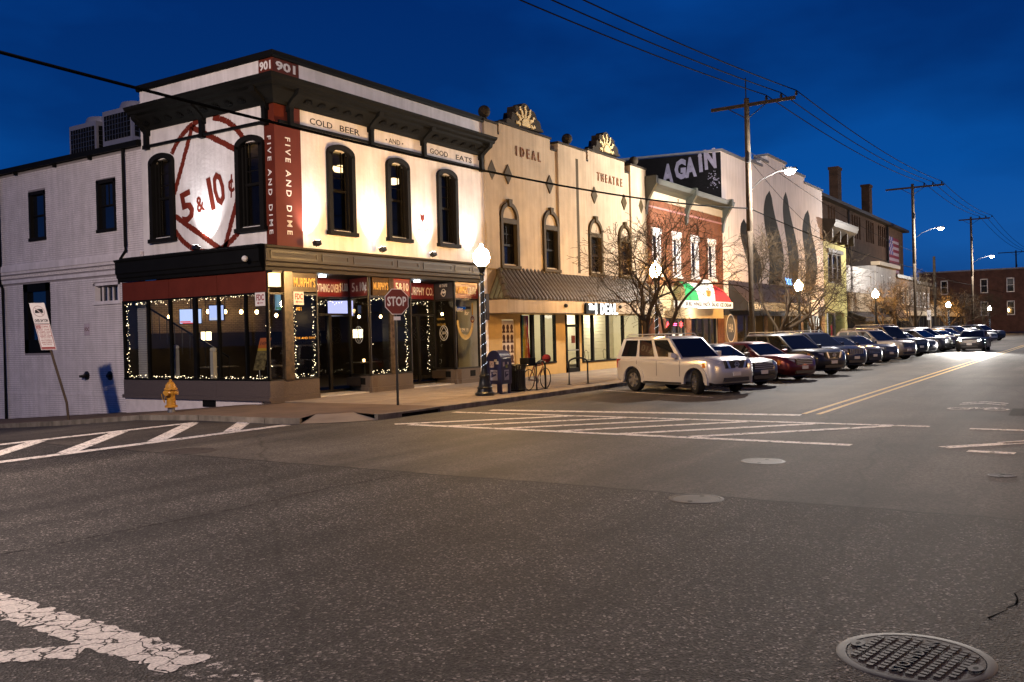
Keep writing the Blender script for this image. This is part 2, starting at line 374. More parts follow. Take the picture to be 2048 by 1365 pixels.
# painted markings
def paint(name, col, wear, crack=0.0, edge=.05):
    m, ns, ln, p = nodes(name); p.inputs['Roughness'].default_value = .7
    t = N(ns, 'TexCoord'); a = N(ns, 'TexNoise', Scale=9.0, Detail=8.0, Roughness=.75); ln.new(t.outputs['Object'], a.inputs['Vector'])
    b = N(ns, 'TexNoise', Scale=60.0, Detail=3.0); ln.new(t.outputs['Object'], b.inputs['Vector'])
    r = N(ns, 'ValToRGB'); r.color_ramp.elements[0].color = (*[c * .6 for c in col], 1); r.color_ramp.elements[1].color = (*col, 1); r.color_ramp.elements[0].position = .35; r.color_ramp.elements[1].position = .6
    ln.new(b.outputs['Fac'], r.inputs[0]); ln.new(r.outputs[0], p.inputs['Base Color'])
    al = N(ns, 'ValToRGB'); al.color_ramp.elements[0].position = wear; al.color_ramp.elements[0].color = (0, 0, 0, 1); al.color_ramp.elements[1].position = wear + .05
    ln.new(a.outputs['Fac'], al.inputs[0]); out = al.outputs[0]
    if crack:
        wn = N(ns, 'TexNoise', Scale=6.0, Detail=4.0); ln.new(t.outputs['Object'], wn.inputs['Vector'])
        mv = ns.new('ShaderNodeMix'); mv.data_type = 'VECTOR'; mv.inputs['Factor'].default_value = .16; ln.new(t.outputs['Object'], mv.inputs['A']); ln.new(wn.outputs['Color'], mv.inputs['B'])
        v = N(ns, 'TexVoronoi', Scale=crack); v.feature = 'DISTANCE_TO_EDGE'; ln.new(mv.outputs['Result'], v.inputs['Vector'])
        cr = N(ns, 'ValToRGB'); cr.color_ramp.elements[0].position = .018; cr.color_ramp.elements[0].color = (0, 0, 0, 1); cr.color_ramp.elements[1].position = .035; ln.new(v.outputs['Distance'], cr.inputs[0])
        mm = N(ns, 'Math'); mm.operation = 'MULTIPLY'; ln.new(out, mm.inputs[0]); ln.new(cr.outputs[0], mm.inputs[1]); out = mm.outputs[0]
    ln.new(out, p.inputs['Alpha']); return m
m_pw = paint('white road paint', (.80, .74, .67), .41); m_py = paint('yellow road paint', (.62, .36, .04), .36); m_pc = paint('cracked road paint', (.62, .57, .51), .38, 6.5)
def strip(name, pts, w, mat, label, z=RZ + .004, jag=0.0):
    (x0, y0), (x1, y1) = pts; d = Vector((x1 - x0, y1 - y0)).normalized(); n = Vector((-d.y, d.x)) * w / 2
    g = MB(); k = max(1, int(math.hypot(x1 - x0, y1 - y0) / (.05 if jag else .6))); R = random.Random(5); J = [(1 + R.gauss(0, jag) - (jag * 5 if R.random() < .07 else 0), 1 + R.gauss(0, jag) - (jag * 5 if R.random() < .07 else 0)) for _ in range(k + 1)]
    for i in range(k):
        q = [(x0 + (x1 - x0) * t / k, y0 + (y1 - y0) * t / k) for t in (i, i + 1)]
        (a0, b0), (a1, b1) = J[i], J[i + 1]; P = [(q[0][0] + n.x * a0, q[0][1] + n.y * a0), (q[0][0] - n.x * b0, q[0][1] - n.y * b0), (q[1][0] - n.x * b1, q[1][1] - n.y * b1), (q[1][0] + n.x * a1, q[1][1] + n.y * a1)]
        g.quad(*[(px, py, z + S_(py) + (0 if py < -1.6 else .004)) for px, py in P])
    o = g.build(name, mat); o['kind'] = 'structure'; o['label'] = label; return o
strip('crosswalk_line', ((-4.3, -4.80), (-15.2, -4.80)), .30, m_pw, 'white edge line of the side street crosswalk')
strip('crosswalk_line', ((-4.6, -1.95), (-15.2, -1.95)), .26, m_pw, 'white edge line of the side street crosswalk, building side')
for i in range(6):
    a = -15.3 + 1.9 * i
    strip('crosswalk_stripe', ((a, -4.66), (a + 2.85, -2.08)), .34, m_pw, 'white slanted stripe of the side street crosswalk', RZ + .0042)
strip('stop_line', ((.55, -7.2), (1.45, -15.0)), .36, m_pw, 'white stop line across the avenue lane')
strip('crosswalk_line', ((-.25, -6.6), (-.15, -17.9)), .22, m_pw, 'white edge line of the avenue crosswalk by the stop line')
strip('crosswalk_line', ((-3.25, -7.6), (-3.5, -17.2)), .24, m_pw, 'white edge line of the avenue crosswalk by the seam')
strip('crosswalk_line', ((-3.6, -18.95), (-3.65, -19.6)), .22, m_pw, 'short worn piece of white crosswalk line')
strip('crosswalk_line', ((-.3, -18.6), (-.35, -24)), .2, m_pw, 'worn far end of white crosswalk line')
for i in range(9):
    y = -7.2 - 1.42 * i
    if y - 2.9 > -17.4 or i > 7: strip('crosswalk_stripe', ((-3.3, y), (-.3, y - 2.9)), .24, m_pw, 'white slanted stripe of the avenue crosswalk', RZ + .0046)
for y in (-19.3, -20.6, -21.9): strip('crosswalk_stripe', ((-2.4, y), (-.6, y - 1.7)), .22, m_pw, 'worn white slanted stripe at the crosswalk far end', RZ + .0046)
for y in (-14.98, -15.30): strip('centre_line', ((1.75, y), (150, y)), .12, m_py, 'yellow double centre line of the avenue')
strip('crosswalk_line', ((-15.52, -13.2), (-15.66, -16.05)), .34, m_pc, 'thick cracked white crosswalk paint', RZ + .005, .07)
strip('crosswalk_stripe', ((-17.0, -13.8), (-15.85, -15.2)), .26, m_pc, 'cracked white crosswalk stripe joining the thick line', RZ + .0046, .08)
m_pw2 = paint('worn road paint', (.5, .46, .41), .52, 9)
strip('crosswalk_line', ((-15.66, -16.05), (-15.74, -17.2)), .26, m_pw2, 'nearly worn away white crosswalk paint', RZ + .0046, .12)
for i in range(7): strip('parking_line', ((8.9 + 3.9 * i - .5, -6.3), (8.9 + 3.9 * i - 2.8, -11.2)), .1, m_pw, 'white angled parking bay line beside the kerb')
m_tar = M('crack sealant', (.004, .004, .004), 1.0, var=0, spec=0)
for k_, pts_ in enumerate((((-11.2, -20.5), (-11.6, -20.22), (-12.1, -20.2), (-12.4, -20.1), (-12.6, -20.12)), ((-14.7, -11.88), (-14.1, -11.96), (-13.3, -12.02), (-12.5, -12.08), (-11.9, -12.12), (-10.4, -12.1), (-8.95, -12.3)), ((-6.4, -9.2), (-5.2, -10.6), (-4.6, -12.6), (-4.9, -14.8)), ((3.2, -11.4), (6.5, -11.7), (11, -11.5), (17, -11.8)))):
    R_ = random.Random(k_); fine_ = []
    for (a_, b_), (c__, d__) in zip(pts_, pts_[1:]):
        n_ = max(2, int(math.hypot(c__ - a_, d__ - b_) / .09)); fine_ += [(a_ + (c__ - a_) * t / n_ + R_.gauss(0, .012), b_ + (d__ - b_) * t / n_ + R_.gauss(0, .012)) for t in range(n_)]
    g = MB()
    for (a_, b_), (c__, d__) in zip(fine_, fine_[1:]):
        w_ = R_.uniform(.002, .009); g.quad((a_, b_ - w_, RZ + .003), (c__, d__ - w_, RZ + .003), (c__, d__ + w_, RZ + .003), (a_, b_ + w_, RZ + .003))
    o = g.build('road_crack', m_tar); o['kind'] = 'structure'; o['label'] = 'thin dark crack running through the asphalt'
for x0, y0, x1, y1 in ((2.6, -19.0, 4.4, -22.4),):
    o = MB().quad((x0, y0, RZ + .0025), (x1, y0 + .05, RZ + .0025), (x1 + .06, y1, RZ + .0025), (x0 - .04, y1, RZ + .0025)).build('asphalt_patch', M('patch asphalt', (.026, .024, .022), .85, var=.35, vs=30, bump=.3, bs=90)); o['kind'] = 'structure'; o['label'] = 'darker rectangular repair patch in the asphalt'
# bicycle lane symbol
g = MB(); FG = Fr((3.75, -17.65, RZ + .005), (.0, -1, 0), (1, 0, 0), (0, 0, 1))
def circ(cu, cv, r, n=22, su=1.0, sv=1.0): return [(cu + su * r * math.cos(6.28318 * k / n), cv + sv * r * math.sin(6.28318 * k / n)) for k in range(n + 1)]
for cu in (.25, 1.0): g.ring(FG, circ(cu, .3, .27), circ(cu, .3, .20), 0, .0008)
for a, b in (((.25, .3), (.55, .75)), ((.55, .75), (.95, .72)), ((.95, .72), (1.0, .3)), ((.6, .3), (.95, .72)), ((.25, .3), (.6, .3)), ((.55, .75), (.6, .3)), ((.9, .85), (1.1, .85))):
    d = Vector((b[0] - a[0], b[1] - a[1])).normalized() * .03
    g.quad(FG(a[0] - d.y, a[1] + d.x), FG(a[0] + d.y, a[1] - d.x), FG(b[0] + d.y, b[1] - d.x), FG(b[0] - d.y, b[1] + d.x))
for v in (1.45, 1.95): g.add([FG(*q) for q in ((.1, v), (.6, v + .4), (1.1, v), (1.1, v + .16), (.6, v + .56), (.1, v + .16))], [(0, 1, 4, 5), (1, 2, 3, 4)])
o = g.build('bicycle_marking', m_pw); o['kind'] = 'structure'; o['label'] = 'white bicycle symbol with two chevrons painted on the lane'
# worn dark patch on the lane
# manholes
m_iron = M('cast iron', (.05, .04, .034), .65, .4, var=.35, vs=6, bump=.2, bs=80); m_ironw = M('worn iron', (.07, .063, .058), .6, .5, var=.3, vs=8)
def manhole(x, y, r, label, bright=False, detail=False):
    o = root('manhole_cover', (x, y, RZ), label, 'manhole cover')
    z = RZ
    MB().lathe([(r * .9, z - .02), (r * .9, z + .005), (r, z + .005), (r + .012, z + .001), (r + .012, z - .02)], (x, y, 0), 40).build('frame_ring', m_ironw if bright or detail else m_iron, o, True)
    MB().lathe([(r * .885, z - .02), (r * .885, z + .003), (.001, z + .003)], (x, y, 0), 40).build('cover_plate', m_iron, o)
    if detail:
        F = Fr((x, y, z + .006), (.983, -.18, 0), (.18, .983, 0), (0, 0, 1))
        for row in range(-5, 6):
            if row == 0: continue
            v = row * r * .155 + (.012 if row > 0 else -.012)
            h = math.sqrt(max(0, (r * .80) ** 2 - v * v)); n = int(h / .050)
            for k in range(-n, n + 1):
                u = k * .050
                if abs(u) < h: MB_L.append((u, v))
        g = MB()
        for u, v in MB_L: g.fbox(F, u - .014, u + .014, v - .020, v + .020, 0, .006)
        g.build('raised_studs', m_ironw, o)['kind'] = 'stuff'
        text('STORM', F, -r * .74, -.038, .075, m_ironw, o, .003, width=r * .72, ext=.004, bold=.0015); text('DRAIN', F, r * .04, -.038, .075, m_ironw, o, .003, width=r * .70, ext=.004, bold=.0015)
        for s in (-1, 1):
            MB().prism(F, circ(0, s * r * .79, .04, 14, 1.5)[:-1], 0, .008).build('pick_boss', m_ironw, o); MB().prism(F, circ(0, s * r * .79, .014, 10, 1.7)[:-1], .0085, .0092).build('pick_hole', m_black, o)
    else:
        for s in (-1, 1): MB().lathe([(.03, z + .003), (.03, z + .0045), (.001, z + .0045)], (x + s * r * .6, y, 0), 10).build('pick_hole', m_black, o)
    return o
MB_L = []
manhole(-13.42, -19.80, .43, 'large round iron cover lettered storm drain', detail=True)
manhole(-9.12, -16.72, .31, 'plain dark round iron cover beside the asphalt seam')
manhole(-5.85, -16.47, .31, 'round iron cover with a shiny worn rim', bright=True)
manhole(-8.5, -6.75, .48, 'wide dark round iron cover near the side street crosswalk')
manhole(-5.95, -19.62, .16, 'small dark round valve lid in the fine asphalt')
# ================================================================== corner building 901
m_stucco = M('cream stucco', (.77, .73, .715), .85, var=.14, vs=1.3, bump=.6, bs=9, stain=.12)
m_cornice = M('charcoal cornice paint', (.009, .009, .0085), .7, var=.2, bump=.1, spec=.15)
m_brown = M('brown fascia paint', (.022, .0155, .0095), .55, var=.25, spec=.25)
m_blackL = M('black letter paint', (.02, .018, .018), .6, var=0)
m_bronze = M('bronze frame', (.009, .007, .005), .45, .2, var=.2)
m_granite = M('pink granite', (.10, .075, .057), .4, var=.5, vs=55, bump=.0)
m_granited = M('dark granite', (.10, .078, .066), .35, var=.55, vs=55)
cb = root('corner_building', (0, 0, 0), 'two storey white stucco corner building numbered 901 with black cornice', 'building')
WINY = [(2.14, 3.38), (5.00, 6.22), (7.86, 9.08)]          # avenue windows, outer casing
WINX = [(.42, 1.66), (4.68, 5.92)]                          # side windows
V0, V1 = 5.16, 7.80
holesY = [(a + .14, b - .14, V0 + .18, V1 + .1) for a, b in WINY]; holesX = [(a + .14, b - .14, V0 + .18, V1 + .1) for a, b in WINX]
g = MB(); g.wall(FY, 0, 11.05, 4.3, 10.32, holesY, .3); g.wall(FX, 0, 6.42, 4.3, 10.32, holesX, .3)
g.quad((11.05, 0, 3), (11.05, 6.4, 3), (11.05, 6.4, 10.32), (11.05, 0, 10.32)); g.quad((0, 6.42, 4), (11.05, 6.42, 4), (11.05, 6.42, 10.32), (0, 6.42, 10.32))
g.build('wall', m_stucco, cb)
MB().box(.3, 11.0, .3, 6.4, 9.7, 9.8).build('roof', M('tar roof', (.03, .03, .03), .9), cb)
# parapet coping
def sweep(prof, x1, y1, name, mat, parent, x0=0.0, y0=0.0, smooth=False):
    g = MB(); n = len(prof); vs = []
    for d, z in prof: vs += [(x1, y0 - d, z), (x0 - d, y0 - d, z), (x0 - d, y1, z)]
    fs = []
    for i in range(n):
        j = (i + 1) % n
        for k in (0, 1): fs.append((3 * i + k, 3 * i + k + 1, 3 * j + k + 1, 3 * j + k))
    fs += [tuple(3 * i for i in range(n)), tuple(3 * i + 2 for i in range(n))]
    return g.add(vs, fs).build(name, mat, parent, smooth)
sweep([(-.35, 10.30), (.07, 10.30), (.10, 10.36), (.10, 10.50), (-.35, 10.50)], 11.06, 6.5, 'coping', m_black, cb)
# main cornice
sweep([(0, 8.93), (.10, 8.93), (.14, 9.02), (.44, 9.26), (.46, 9.34), (.62, 9.38), (.64, 9.46), (.74, 9.52), (.76, 9.60), (0, 9.66)], 10.92, 6.25, 'cornice', m_cornice, cb)
def rosette():
    g = MB()
    F = Fr((0, 0, 0), (1, 0, 0), (0, -.78, .62), (0, -.62, -.78))
    for k in range(7):
        a = math.radians(15 + 25 * k); c, s = math.cos(a), math.sin(a)
        g.prism(F, [(c * .05 - s * .012, s * .05 + c * .012), (c * .05 + s * .012, s * .05 - c * .012), (c * .17 + s * .022, s * .17 - c * .022), (c * .185, s * .185), (c * .17 - s * .022, s * .17 + c * .022)], -.01, .02)
    g.prism(F, [(.045 * math.cos(math.radians(t)), .045 * math.sin(math.radians(t))) for t in range(0, 181, 30)], -.01, .025)
    return g.mesh('rosette', m_black)
rs = rosette()
for i in range(17):
    x = 1.15 + i * .58
    if min(abs(x - q) for q in (.55, 4.2, 7.05, 10.7)) > .24:
        o = link('rosette', rs, cb, False); o.location = (x, -.24, 9.06)
for i in range(9):
    y = 1.1 + i * .58
    if abs(y - 3.17) > .24:
        o = link('rosette', rs, cb, False); o.location = (-.24, y, 9.06); o.rotation_euler = (0, 0, -math.pi / 2)
def bracket(F, u):
    g = MB(); g.prism(Fr(F(u - .11, 0, 0), F.n, (0, 0, 1), F.u), [(0, 8.75), (.12, 8.78), (.18, 8.95), (.36, 9.1), (.56, 9.22), (.6, 9.37), (0, 9.37)], 0, .22); g.build('bracket', m_cornice, cb)
    g = MB(); g.fbox(F, u - .075, u + .075, 8.36, 8.86, .03, .16); g.fbox(F, u - .10, u + .10, 8.30, 8.42, .02, .19); g.build('bracket_post', m_black, cb)
for x in (.58, 4.23, 7.08, 10.72): bracket(FY, x)
for y in (.30, 3.17, 6.0): bracket(FX, y)
g = MB(); g.fbox(FY, .1, 10.8, 8.36, 8.44, .05, .13); g.fbox(FX, .1, 6.08, 8.36, 8.44, .05, .13); g.build('rail', m_black, cb)
# red painted corner band with numbers and words
g = MB(); g.fbox(FY, -.004, 1.06, 4.62, 8.93, 0, .004); g.fbox(FX, 0, .44, 4.62, 8.93, 0, .004); g.fbox(FY, -.005, 1.06, 9.6, 10.30, 0, .005); g.fbox(FX, 0, .60, 9.6, 10.30, 0, .005); g.build('painted_corner_band', m_red, cb)
text('901', FY, .12, 9.98, .24, m_white, cb, .008, width=.80, bold=.012); text('901', FXT, -.55, 9.98, .24, m_white, cb, .008, width=.48, bold=.012)
text('F I V E   A N D   D I M E', FY, .42, 8.0, .20, m_white, cb, .008, rot=-math.pi / 2, width=2.95, bold=.004)
text('F I V E   A N D   D I M E', FXT, -.30, 8.0, .15, m_white, cb, .008, rot=-math.pi / 2, width=2.95, bold=.004)
text('COLD', FY, 1.46, 8.57, .19, m_blackL, cb, width=1.0, bold=.003); text('BEER', FY, 2.78, 8.57, .19, m_blackL, cb, width=.95, bold=.003)
text('• AND •', FY, 5.05, 8.58, .17, m_blackL, cb, width=.95); text('GOOD', FY, 7.52, 8.57, .19, m_blackL, cb, width=1.1, bold=.003); text('EATS', FY, 9.1, 8.57, .19, m_blackL, cb, width=1.05, bold=.003)
# enter here arrow
m_redsign = M('red mural paint', (.15, .022, .012), .7, var=.15)
g = MB(); g.prism(FY, [(6.97, 5.72), (7.01, 5.72), (7.01, 6.25), (6.97, 6.25)], 0, .004); g.prism(FY, [(6.99, 5.98), (7.10, 6.10), (7.10, 6.30), (6.99, 6.20), (6.88, 6.30), (6.88, 6.10)], 0, .0045)
g.prism(FY, [(6.68, 5.66), (6.85, 5.70), (7.1, 5.66), (7.34, 5.73), (7.34, 5.77), (7.1, 5.70), (6.85, 5.74), (6.68, 5.70)], 0, .004); g.build('arrow', m_redsign, cb)
text('ENTER', FY, 6.70, 5.42, .16, m_redsign, cb, width=.6); text('HERE', FY, 6.78, 5.20, .14, m_redsign, cb, width=.42)
# brush-painted diamond and ring on the side front
def stroke(pts, w, closed=False):
    outs = [MB()]; n = len(pts)
    for i in range(n - (0 if closed else 1)):
        (a, b), (c, d) = pts[i], pts[(i + 1) % n]; L_ = math.hypot(c - a, d - b); k = max(2, int(L_ / .045)); nx, ny = -(d - b) / L_, (c - a) / L_
        for j in range(k):
            q = [(a + (c - a) * t / k, b + (d - b) * t / k) for t in (j, j + 1)]
            w0, w1 = w * random.uniform(.84, 1.12) / 2, w * random.uniform(.84, 1.12) / 2
            mu, mv = (q[0][0] + q[1][0]) / 2, (q[0][1] + q[1][1]) / 2
            if mv > 8.9 or mv < 4.62 or mu < .46 or mu > 6.38 or any(p_[0] + .05 < mu < p_[1] - .05 and V0 < mv < 8.0 for p_ in WINX):
                if outs[-1].f: outs.append(MB())
                continue
            outs[-1].quad(*[FX(uu, vv, .004) for uu, vv in ((q[0][0] + nx * w0, q[0][1] + ny * w0), (q[0][0] - nx * w1, q[0][1] - ny * w1), (q[1][0] - nx * w1, q[1][1] - ny * w1), (q[1][0] + nx * w0, q[1][1] + ny * w0))])
    return [q for q in outs if q.f]
ring = [(3.07 + 2.12 * math.cos(6.28318 * k / 40), 6.81 + 2.12 * math.sin(6.28318 * k / 40)) for k in range(40)]
for q in stroke(ring, .19, True): q.build('painted_ring_arc', m_redsign, cb)
for q in stroke([(3.75, 8.74), (5.0, 6.13), (2.39, 4.66), (1.14, 7.49)], .19, True): q.build('painted_diamond_side', m_redsign, cb)
for s, u, v, h, w in (('5', -4.36, 5.70, .95, .64), ('&', -3.60, 5.98, .48, .38), ('1', -3.16, 5.96, 1.0, .20), ('0', -2.70, 6.10, 1.0, .52), ('¢', -2.07, 6.46, .56, .27)):
    text(s, FXT, u, v, h, m_redsign, cb, .005, width=w, rot=.22, bold=.035 * h)
# windows of the upper floor
m_case = M('dark window casing', (.011, .010, .009), .6, var=.15, spec=.2)
def arched(F, a, b, parent, mat=m_case, v0=V0, v1=V1, panes=True):
    mid = (a + b) / 2; w = (b - a) / 2; rise = .30
    arc = [(a, v1)] + [(mid - w * math.cos(math.pi * k / 12), v1 + rise * math.sin(math.pi * k / 12)) for k in range(1, 12)] + [(b, v1)]
    wi = w - .17; arci = [(mid - wi, v1 - .1)] + [(mid - wi * math.cos(math.pi * k / 12), v1 - .1 + (rise - .06) * math.sin(math.pi * k / 12)) for k in range(1, 12)] + [(mid + wi, v1 - .1)]
    g = MB(); g.ring(F, arc, arci, -.05, .12); g.fbox(F, a, a + .17, v0 + .12, v1, -.05, .12); g.fbox(F, b - .17, b, v0 + .12, v1, -.05, .12)
    g.fbox(F, a + .17, a + .24, v0 + .2, v1, -.2, -.02); g.fbox(F, b - .24, b - .17, v0 + .2, v1, -.2, -.02)
    o = g.build('window', mat, parent)
    MB().fbox(F, a - .05, b + .05, v0, v0 + .13, -.05, .17).build('sill', mat, o)
    mv = (v0 + v1) / 2 + .15
    g = MB()
    for u in (a + .24, b - .30): g.fbox(F, u, u + .06, v0 + .13, v1 + .12, -.17, -.10)
    g.fbox(F, a + .2, b - .2, mv - .04, mv + .04, -.18, -.08); g.fbox(F, a + .2, b - .2, v0 + .13, v0 + .24, -.18, -.08); g.build('sash', mat, o)
    g = MB()
    for u in (a + .42, b - .42): g.fbox(F, u - .012, u + .012, mv + .05, v1 + .1, -.155, -.12)
    for v in (mv + .42, mv + .82): g.fbox(F, a + .26, b - .26, v - .012, v + .012, -.155, -.12)
    g.build('muntin', mat, o)
    for lo, hi in ((v0 + .2, mv), (mv, v1 + .22)): MB().quad(F(a + .2, lo, -.14), F(b - .2, lo, -.14), F(b - .2, hi, -.14), F(a + .2, hi, -.14)).build('pane', m_glass, o)
for a, b in WINY: arched(FY, a, b, cb)
for a, b in WINX: arched(FX, a, b, cb)
# upper room seen through the panes
m_room = M('upper room wall', (.05, .045, .045), .9); m_ceil = M('upper ceiling', (.22, .18, .15), .9)
g = MB(); g.quad((.35, 6.3, 4.7), (10.9, 6.3, 4.7), (10.9, 6.3, 9), (.35, 6.3, 9)); g.quad((10.85, .35, 4.7), (10.85, 6.3, 4.7), (10.85, 6.3, 9), (10.85, .35, 9)); g.build('upper_room_wall', m_room, cb)
MB().box(.3, 10.95, .3, 6.35, 8.45, 8.5).build('upper_ceiling', m_ceil, cb); MB().box(.02, 10.95, .32, 6.35, 4.2, 4.3).build('upper_floor', m_room, cb)
m_pend = E('pendant glow', (1, .66, .32), 5.0)
def pendant(x, y, z, label, top=8.45):
    o = root('pendant_lamp', (x, y, z), label, 'lamp')
    MB().lathe([(.05, z + .12), (.24, z + .08), (.26, z), (.2, z - .1), (.06, z - .13)], (x, y, 0), 14).build('lamp_shade', m_pend, o, True); MB().tube([(x, y, z + .12), (x, y, top)], .012).build('stem', m_dark, o)
    lamp('POINT', (x, y, z - .3), 9, (1, .66, .36), o, .15)
pendant(4.37, 1.5, 7.74, 'round glowing pendant lamp upstairs behind the window next to the red band')
pendant(7.21, 1.5, 7.66, 'round glowing pendant lamp upstairs behind the middle avenue window')
pendant(2.2, 4.4, 7.6, 'round glowing pendant lamp upstairs deep behind the side windows')
# fascia over the shop front
FZ0, FZ1 = 3.9, 4.62
g = MB(); prof = [(0, 3.9), (.16, 3.9), (.18, 4.0), (.24, 4.04), (.25, 4.14), (.30, 4.18), (.30, 4.54), (.36, 4.57), (.38, 4.63), (0, 4.68)]
vs = []; 
for d, z in prof: vs += [(10.45, -d, z), (-.52 - d * .7, -d, z)]
n = len(prof); g.add(vs, [(2 * i, 2 * i + 1, 2 * ((i + 1) % n) + 1, 2 * ((i + 1) % n)) for i in range(n)] + [tuple(2 * i for i in range(n)), tuple(2 * i + 1 for i in range(n))]); g.build('fascia', m_brown, cb)
for a, b in ((-.55, 1.35), (1.55, 2.75), (2.98, 4.95), (5.18, 6.35), (6.6, 8.3), (8.5, 9.5), (9.65, 10.4)):
    g = MB(); g.ring(FY, [(a, 4.25), (b, 4.25), (b, 4.48), (a, 4.48), (a, 4.25)], [(a + .05, 4.30), (b - .05, 4.30), (b - .05, 4.43), (a + .05, 4.43), (a + .05, 4.30)], .298, .315); g.build('fascia_panel', m_bronze, cb)
g = MB(); vs = []
for d, z in prof: vs += [(-.52 - d * .75, -.02, z), (-.52 - d * .75, 6.95, z)]
g.add(vs, [(2 * i, 2 * i + 1, 2 * ((i + 1) % n) + 1, 2 * ((i + 1) % n)) for i in range(n)] + [tuple(2 * i for i in range(n)), tuple(2 * i + 1 for i in range(n))]); g.build('side_fascia', m_black, cb)
MB().box(-.60, .05, .05, 6.93, 4.62, 4.70).build('ledge_roof', m_black, cb)
m_camwhite = M('white plastic', (.6, .58, .55), .4, var=.05)
MB().ball((-.95, .35, 4.25), .09, 10, 6).build('dome_camera', m_camwhite, cb, True)
# side shop front
Fs = Fr((-.52, 0, 0), (0, 1, 0), (0, 0, 1), (-1, 0, 0)); FsT = Fr((-.52, 0, 0), (0, -1, 0), (0, 0, 1), (-1, 0, 0))
for a, b in ((-.06, 2.1), (2.12, 4.42), (4.44, 6.88)): MB().fbox(Fs, a, b, 3.27, 3.89, -.06, .02).build('red_panel', m_red, cb)
MB().fbox(Fs, -.08, 6.9, 3.22, 3.268, -.1, .04).build('head_rail', m_black, cb); MB().fbox(Fs, -.08, 6.9, .64, .70, -.1, .04).build('sill_rail', m_black, cb)
for y in (-.08, .84, 2.07, 3.14, 4.39, 5.53, 6.84): MB().fbox(Fs, y, y + (.14 if y == 3.14 else .06), .70, 3.22, -.08, .03).build('mullion', m_black, cb)
ysm = [-.05, .87, 2.1, 3.21, 4.42, 5.56, 6.87]
for a, b in zip(ysm, ysm[1:]): MB().quad(Fs(a, .68, -.03), Fs(b, .68, -.03), Fs(b, 3.24, -.03), Fs(a, 3.24, -.03)).build('shop_pane', m_glass, cb)
for a, b in ((-.14, 2.25), (2.256, 4.6), (4.606, 6.93)):
    MB().fbox(Fs, a, b, .16, .635, -.5, .03).build('granite_panel', m_granited, cb)
MB().fbox(Fs, -.14, 6.97, .04, .158, -.5, .07).build('granite_plinth', m_granited, cb)
MB().box(-.50, 0, .3, 6.9, -1.0, .04).build('foundation', M('white painted brick base', (.62, .57, .57), .85, var=.12, vs=4, bump=.5, bs=22), cb)
MB().fbox(Fs, 2.35, 2.95, -.18, .03, -.05, .004).build('vent', m_black, cb)
MB().box(-.5, 0, 6.9, 6.95, 0, 3.9).build('end_wall', m_black, cb)
# avenue shop front: corner block, entrance, island, entrance, end bay
m_sredp = M('red sign panel', (.16, .014, .013), .35, var=.08); m_amber = M('amber glass panel', (.07, .042, .012), .2, var=.4, vs=8); m_gold = M('gold lettering', (.65, .38, .05), .45, .2, var=.1); m_cream = M('cream lettering', (.72, .66, .55), .5, var=.05); m_dkp = M('dark sign panel', (.03, .03, .035), .4, var=.1)
def bay(name, p0, p1, z0=.56, texts=(), panel=None, door=False, vent=None, split=0):
    a, b = Vector((*p0, 0)), Vector((*p1, 0)); d = (b - a); L_ = d.length; d.normalize(); F = Fr(a, d, (0, 0, 1), (d.y, -d.x, 0))
    if not door:
        MB().fbox(F, 0, L_, .16, z0, -.25, .02).build('granite_panel', m_granite, cb); MB().fbox(F, -.01, L_ + .01, -.03, .158, -.25, .05).build('granite_plinth', m_granite, cb)
    g = MB(); g.fbox(F, 0, L_, 3.2, 3.26, -.06, .03)
    for u in ([0, L_ - .05] + [L_ * (k + 1) / (split + 1) for k in range(split)]): g.fbox(F, u, u + .05, z0 if not door else 0, 3.9, -.05, .035)
    if door:
        g.fbox(F, 0, L_, 2.62, 2.70, -.05, .03); g.fbox(F, 0, L_, 0.02, .12, -.05, .03)
        for u in (L_ * .33, L_ * .66): g.fbox(F, u - .06, u + .06, 0.02, 2.62, -.05, .04)
    else: g.fbox(F, 0, L_, z0, z0 + .05, -.05, .035)
    g.build('shop_frame', m_bronze, cb)
    MB().quad(F(0, z0 if not door else 0, 0), F(L_, z0 if not door else 0, 0), F(L_, 3.22, 0), F(0, 3.22, 0)).build('shop_pane', m_glass, cb)
    if panel: MB().fbox(F, .05, L_ - .05, 3.27, 3.88, -.05, .015).build('sign_panel', panel, cb)
    for s, u, v, cap, w, mt in texts: text(s, F, u, v, cap, mt, cb, .02, width=w, bold=.004)
    if vent: MB().fbox(F, vent[0], vent[1], .25, .48, 0, .024).build('vent', m_black, cb)
    return F
# corner pier
Fc = bay('corner', (-.52, -.08), (1.5, -.08), .62)
MB().fbox(Fc, .62, .96, .62, 3.9, -.1, .06).build('corner_column', M('veined stone', (.07, .046, .024), .3, var=.7, vs=6), cb)
MB().fbox(Fc, .97, 1.98, 3.3, 3.88, -.04, .03).build('sign_panel', m_amber, cb); text("MURPHY'S", Fc, 1.02, 3.46, .26, m_gold, cb, .034, width=.9, bold=.006)
text('901', Fc, 1.12, 2.72, .12, m_gold, cb, .006, width=.22); text('FIVE AND DIME', Fc, 1.05, 1.85, .07, m_gold, cb, .006, width=.85)
FA = bay('doors', (1.5, 1.3), (4.45, 1.3), texts=(('NOTHING OVER', 1.22, 3.42, .27, 1.2, m_cream), ('$1.00', 2.45, 3.47, .27, .4, m_cream)), panel=m_sredp, door=True)
FI = bay('island side', (4.45, 1.3), (4.0, 0), texts=(('5', .22, 3.44, .30, .2, m_cream), ('&', .52, 3.44, .2, .15, m_cream), ('10¢', .74, 3.44, .30, .45, m_cream)), panel=m_sredp, vent=(.25, 1.15))
FI2 = bay('island', (4.0, 0), (6.2, 0), texts=(("MURPHY'S", .22, 3.47, .24, .75, m_gold), ('5&10', 1.36, 3.46, .27, .7, m_cream)))
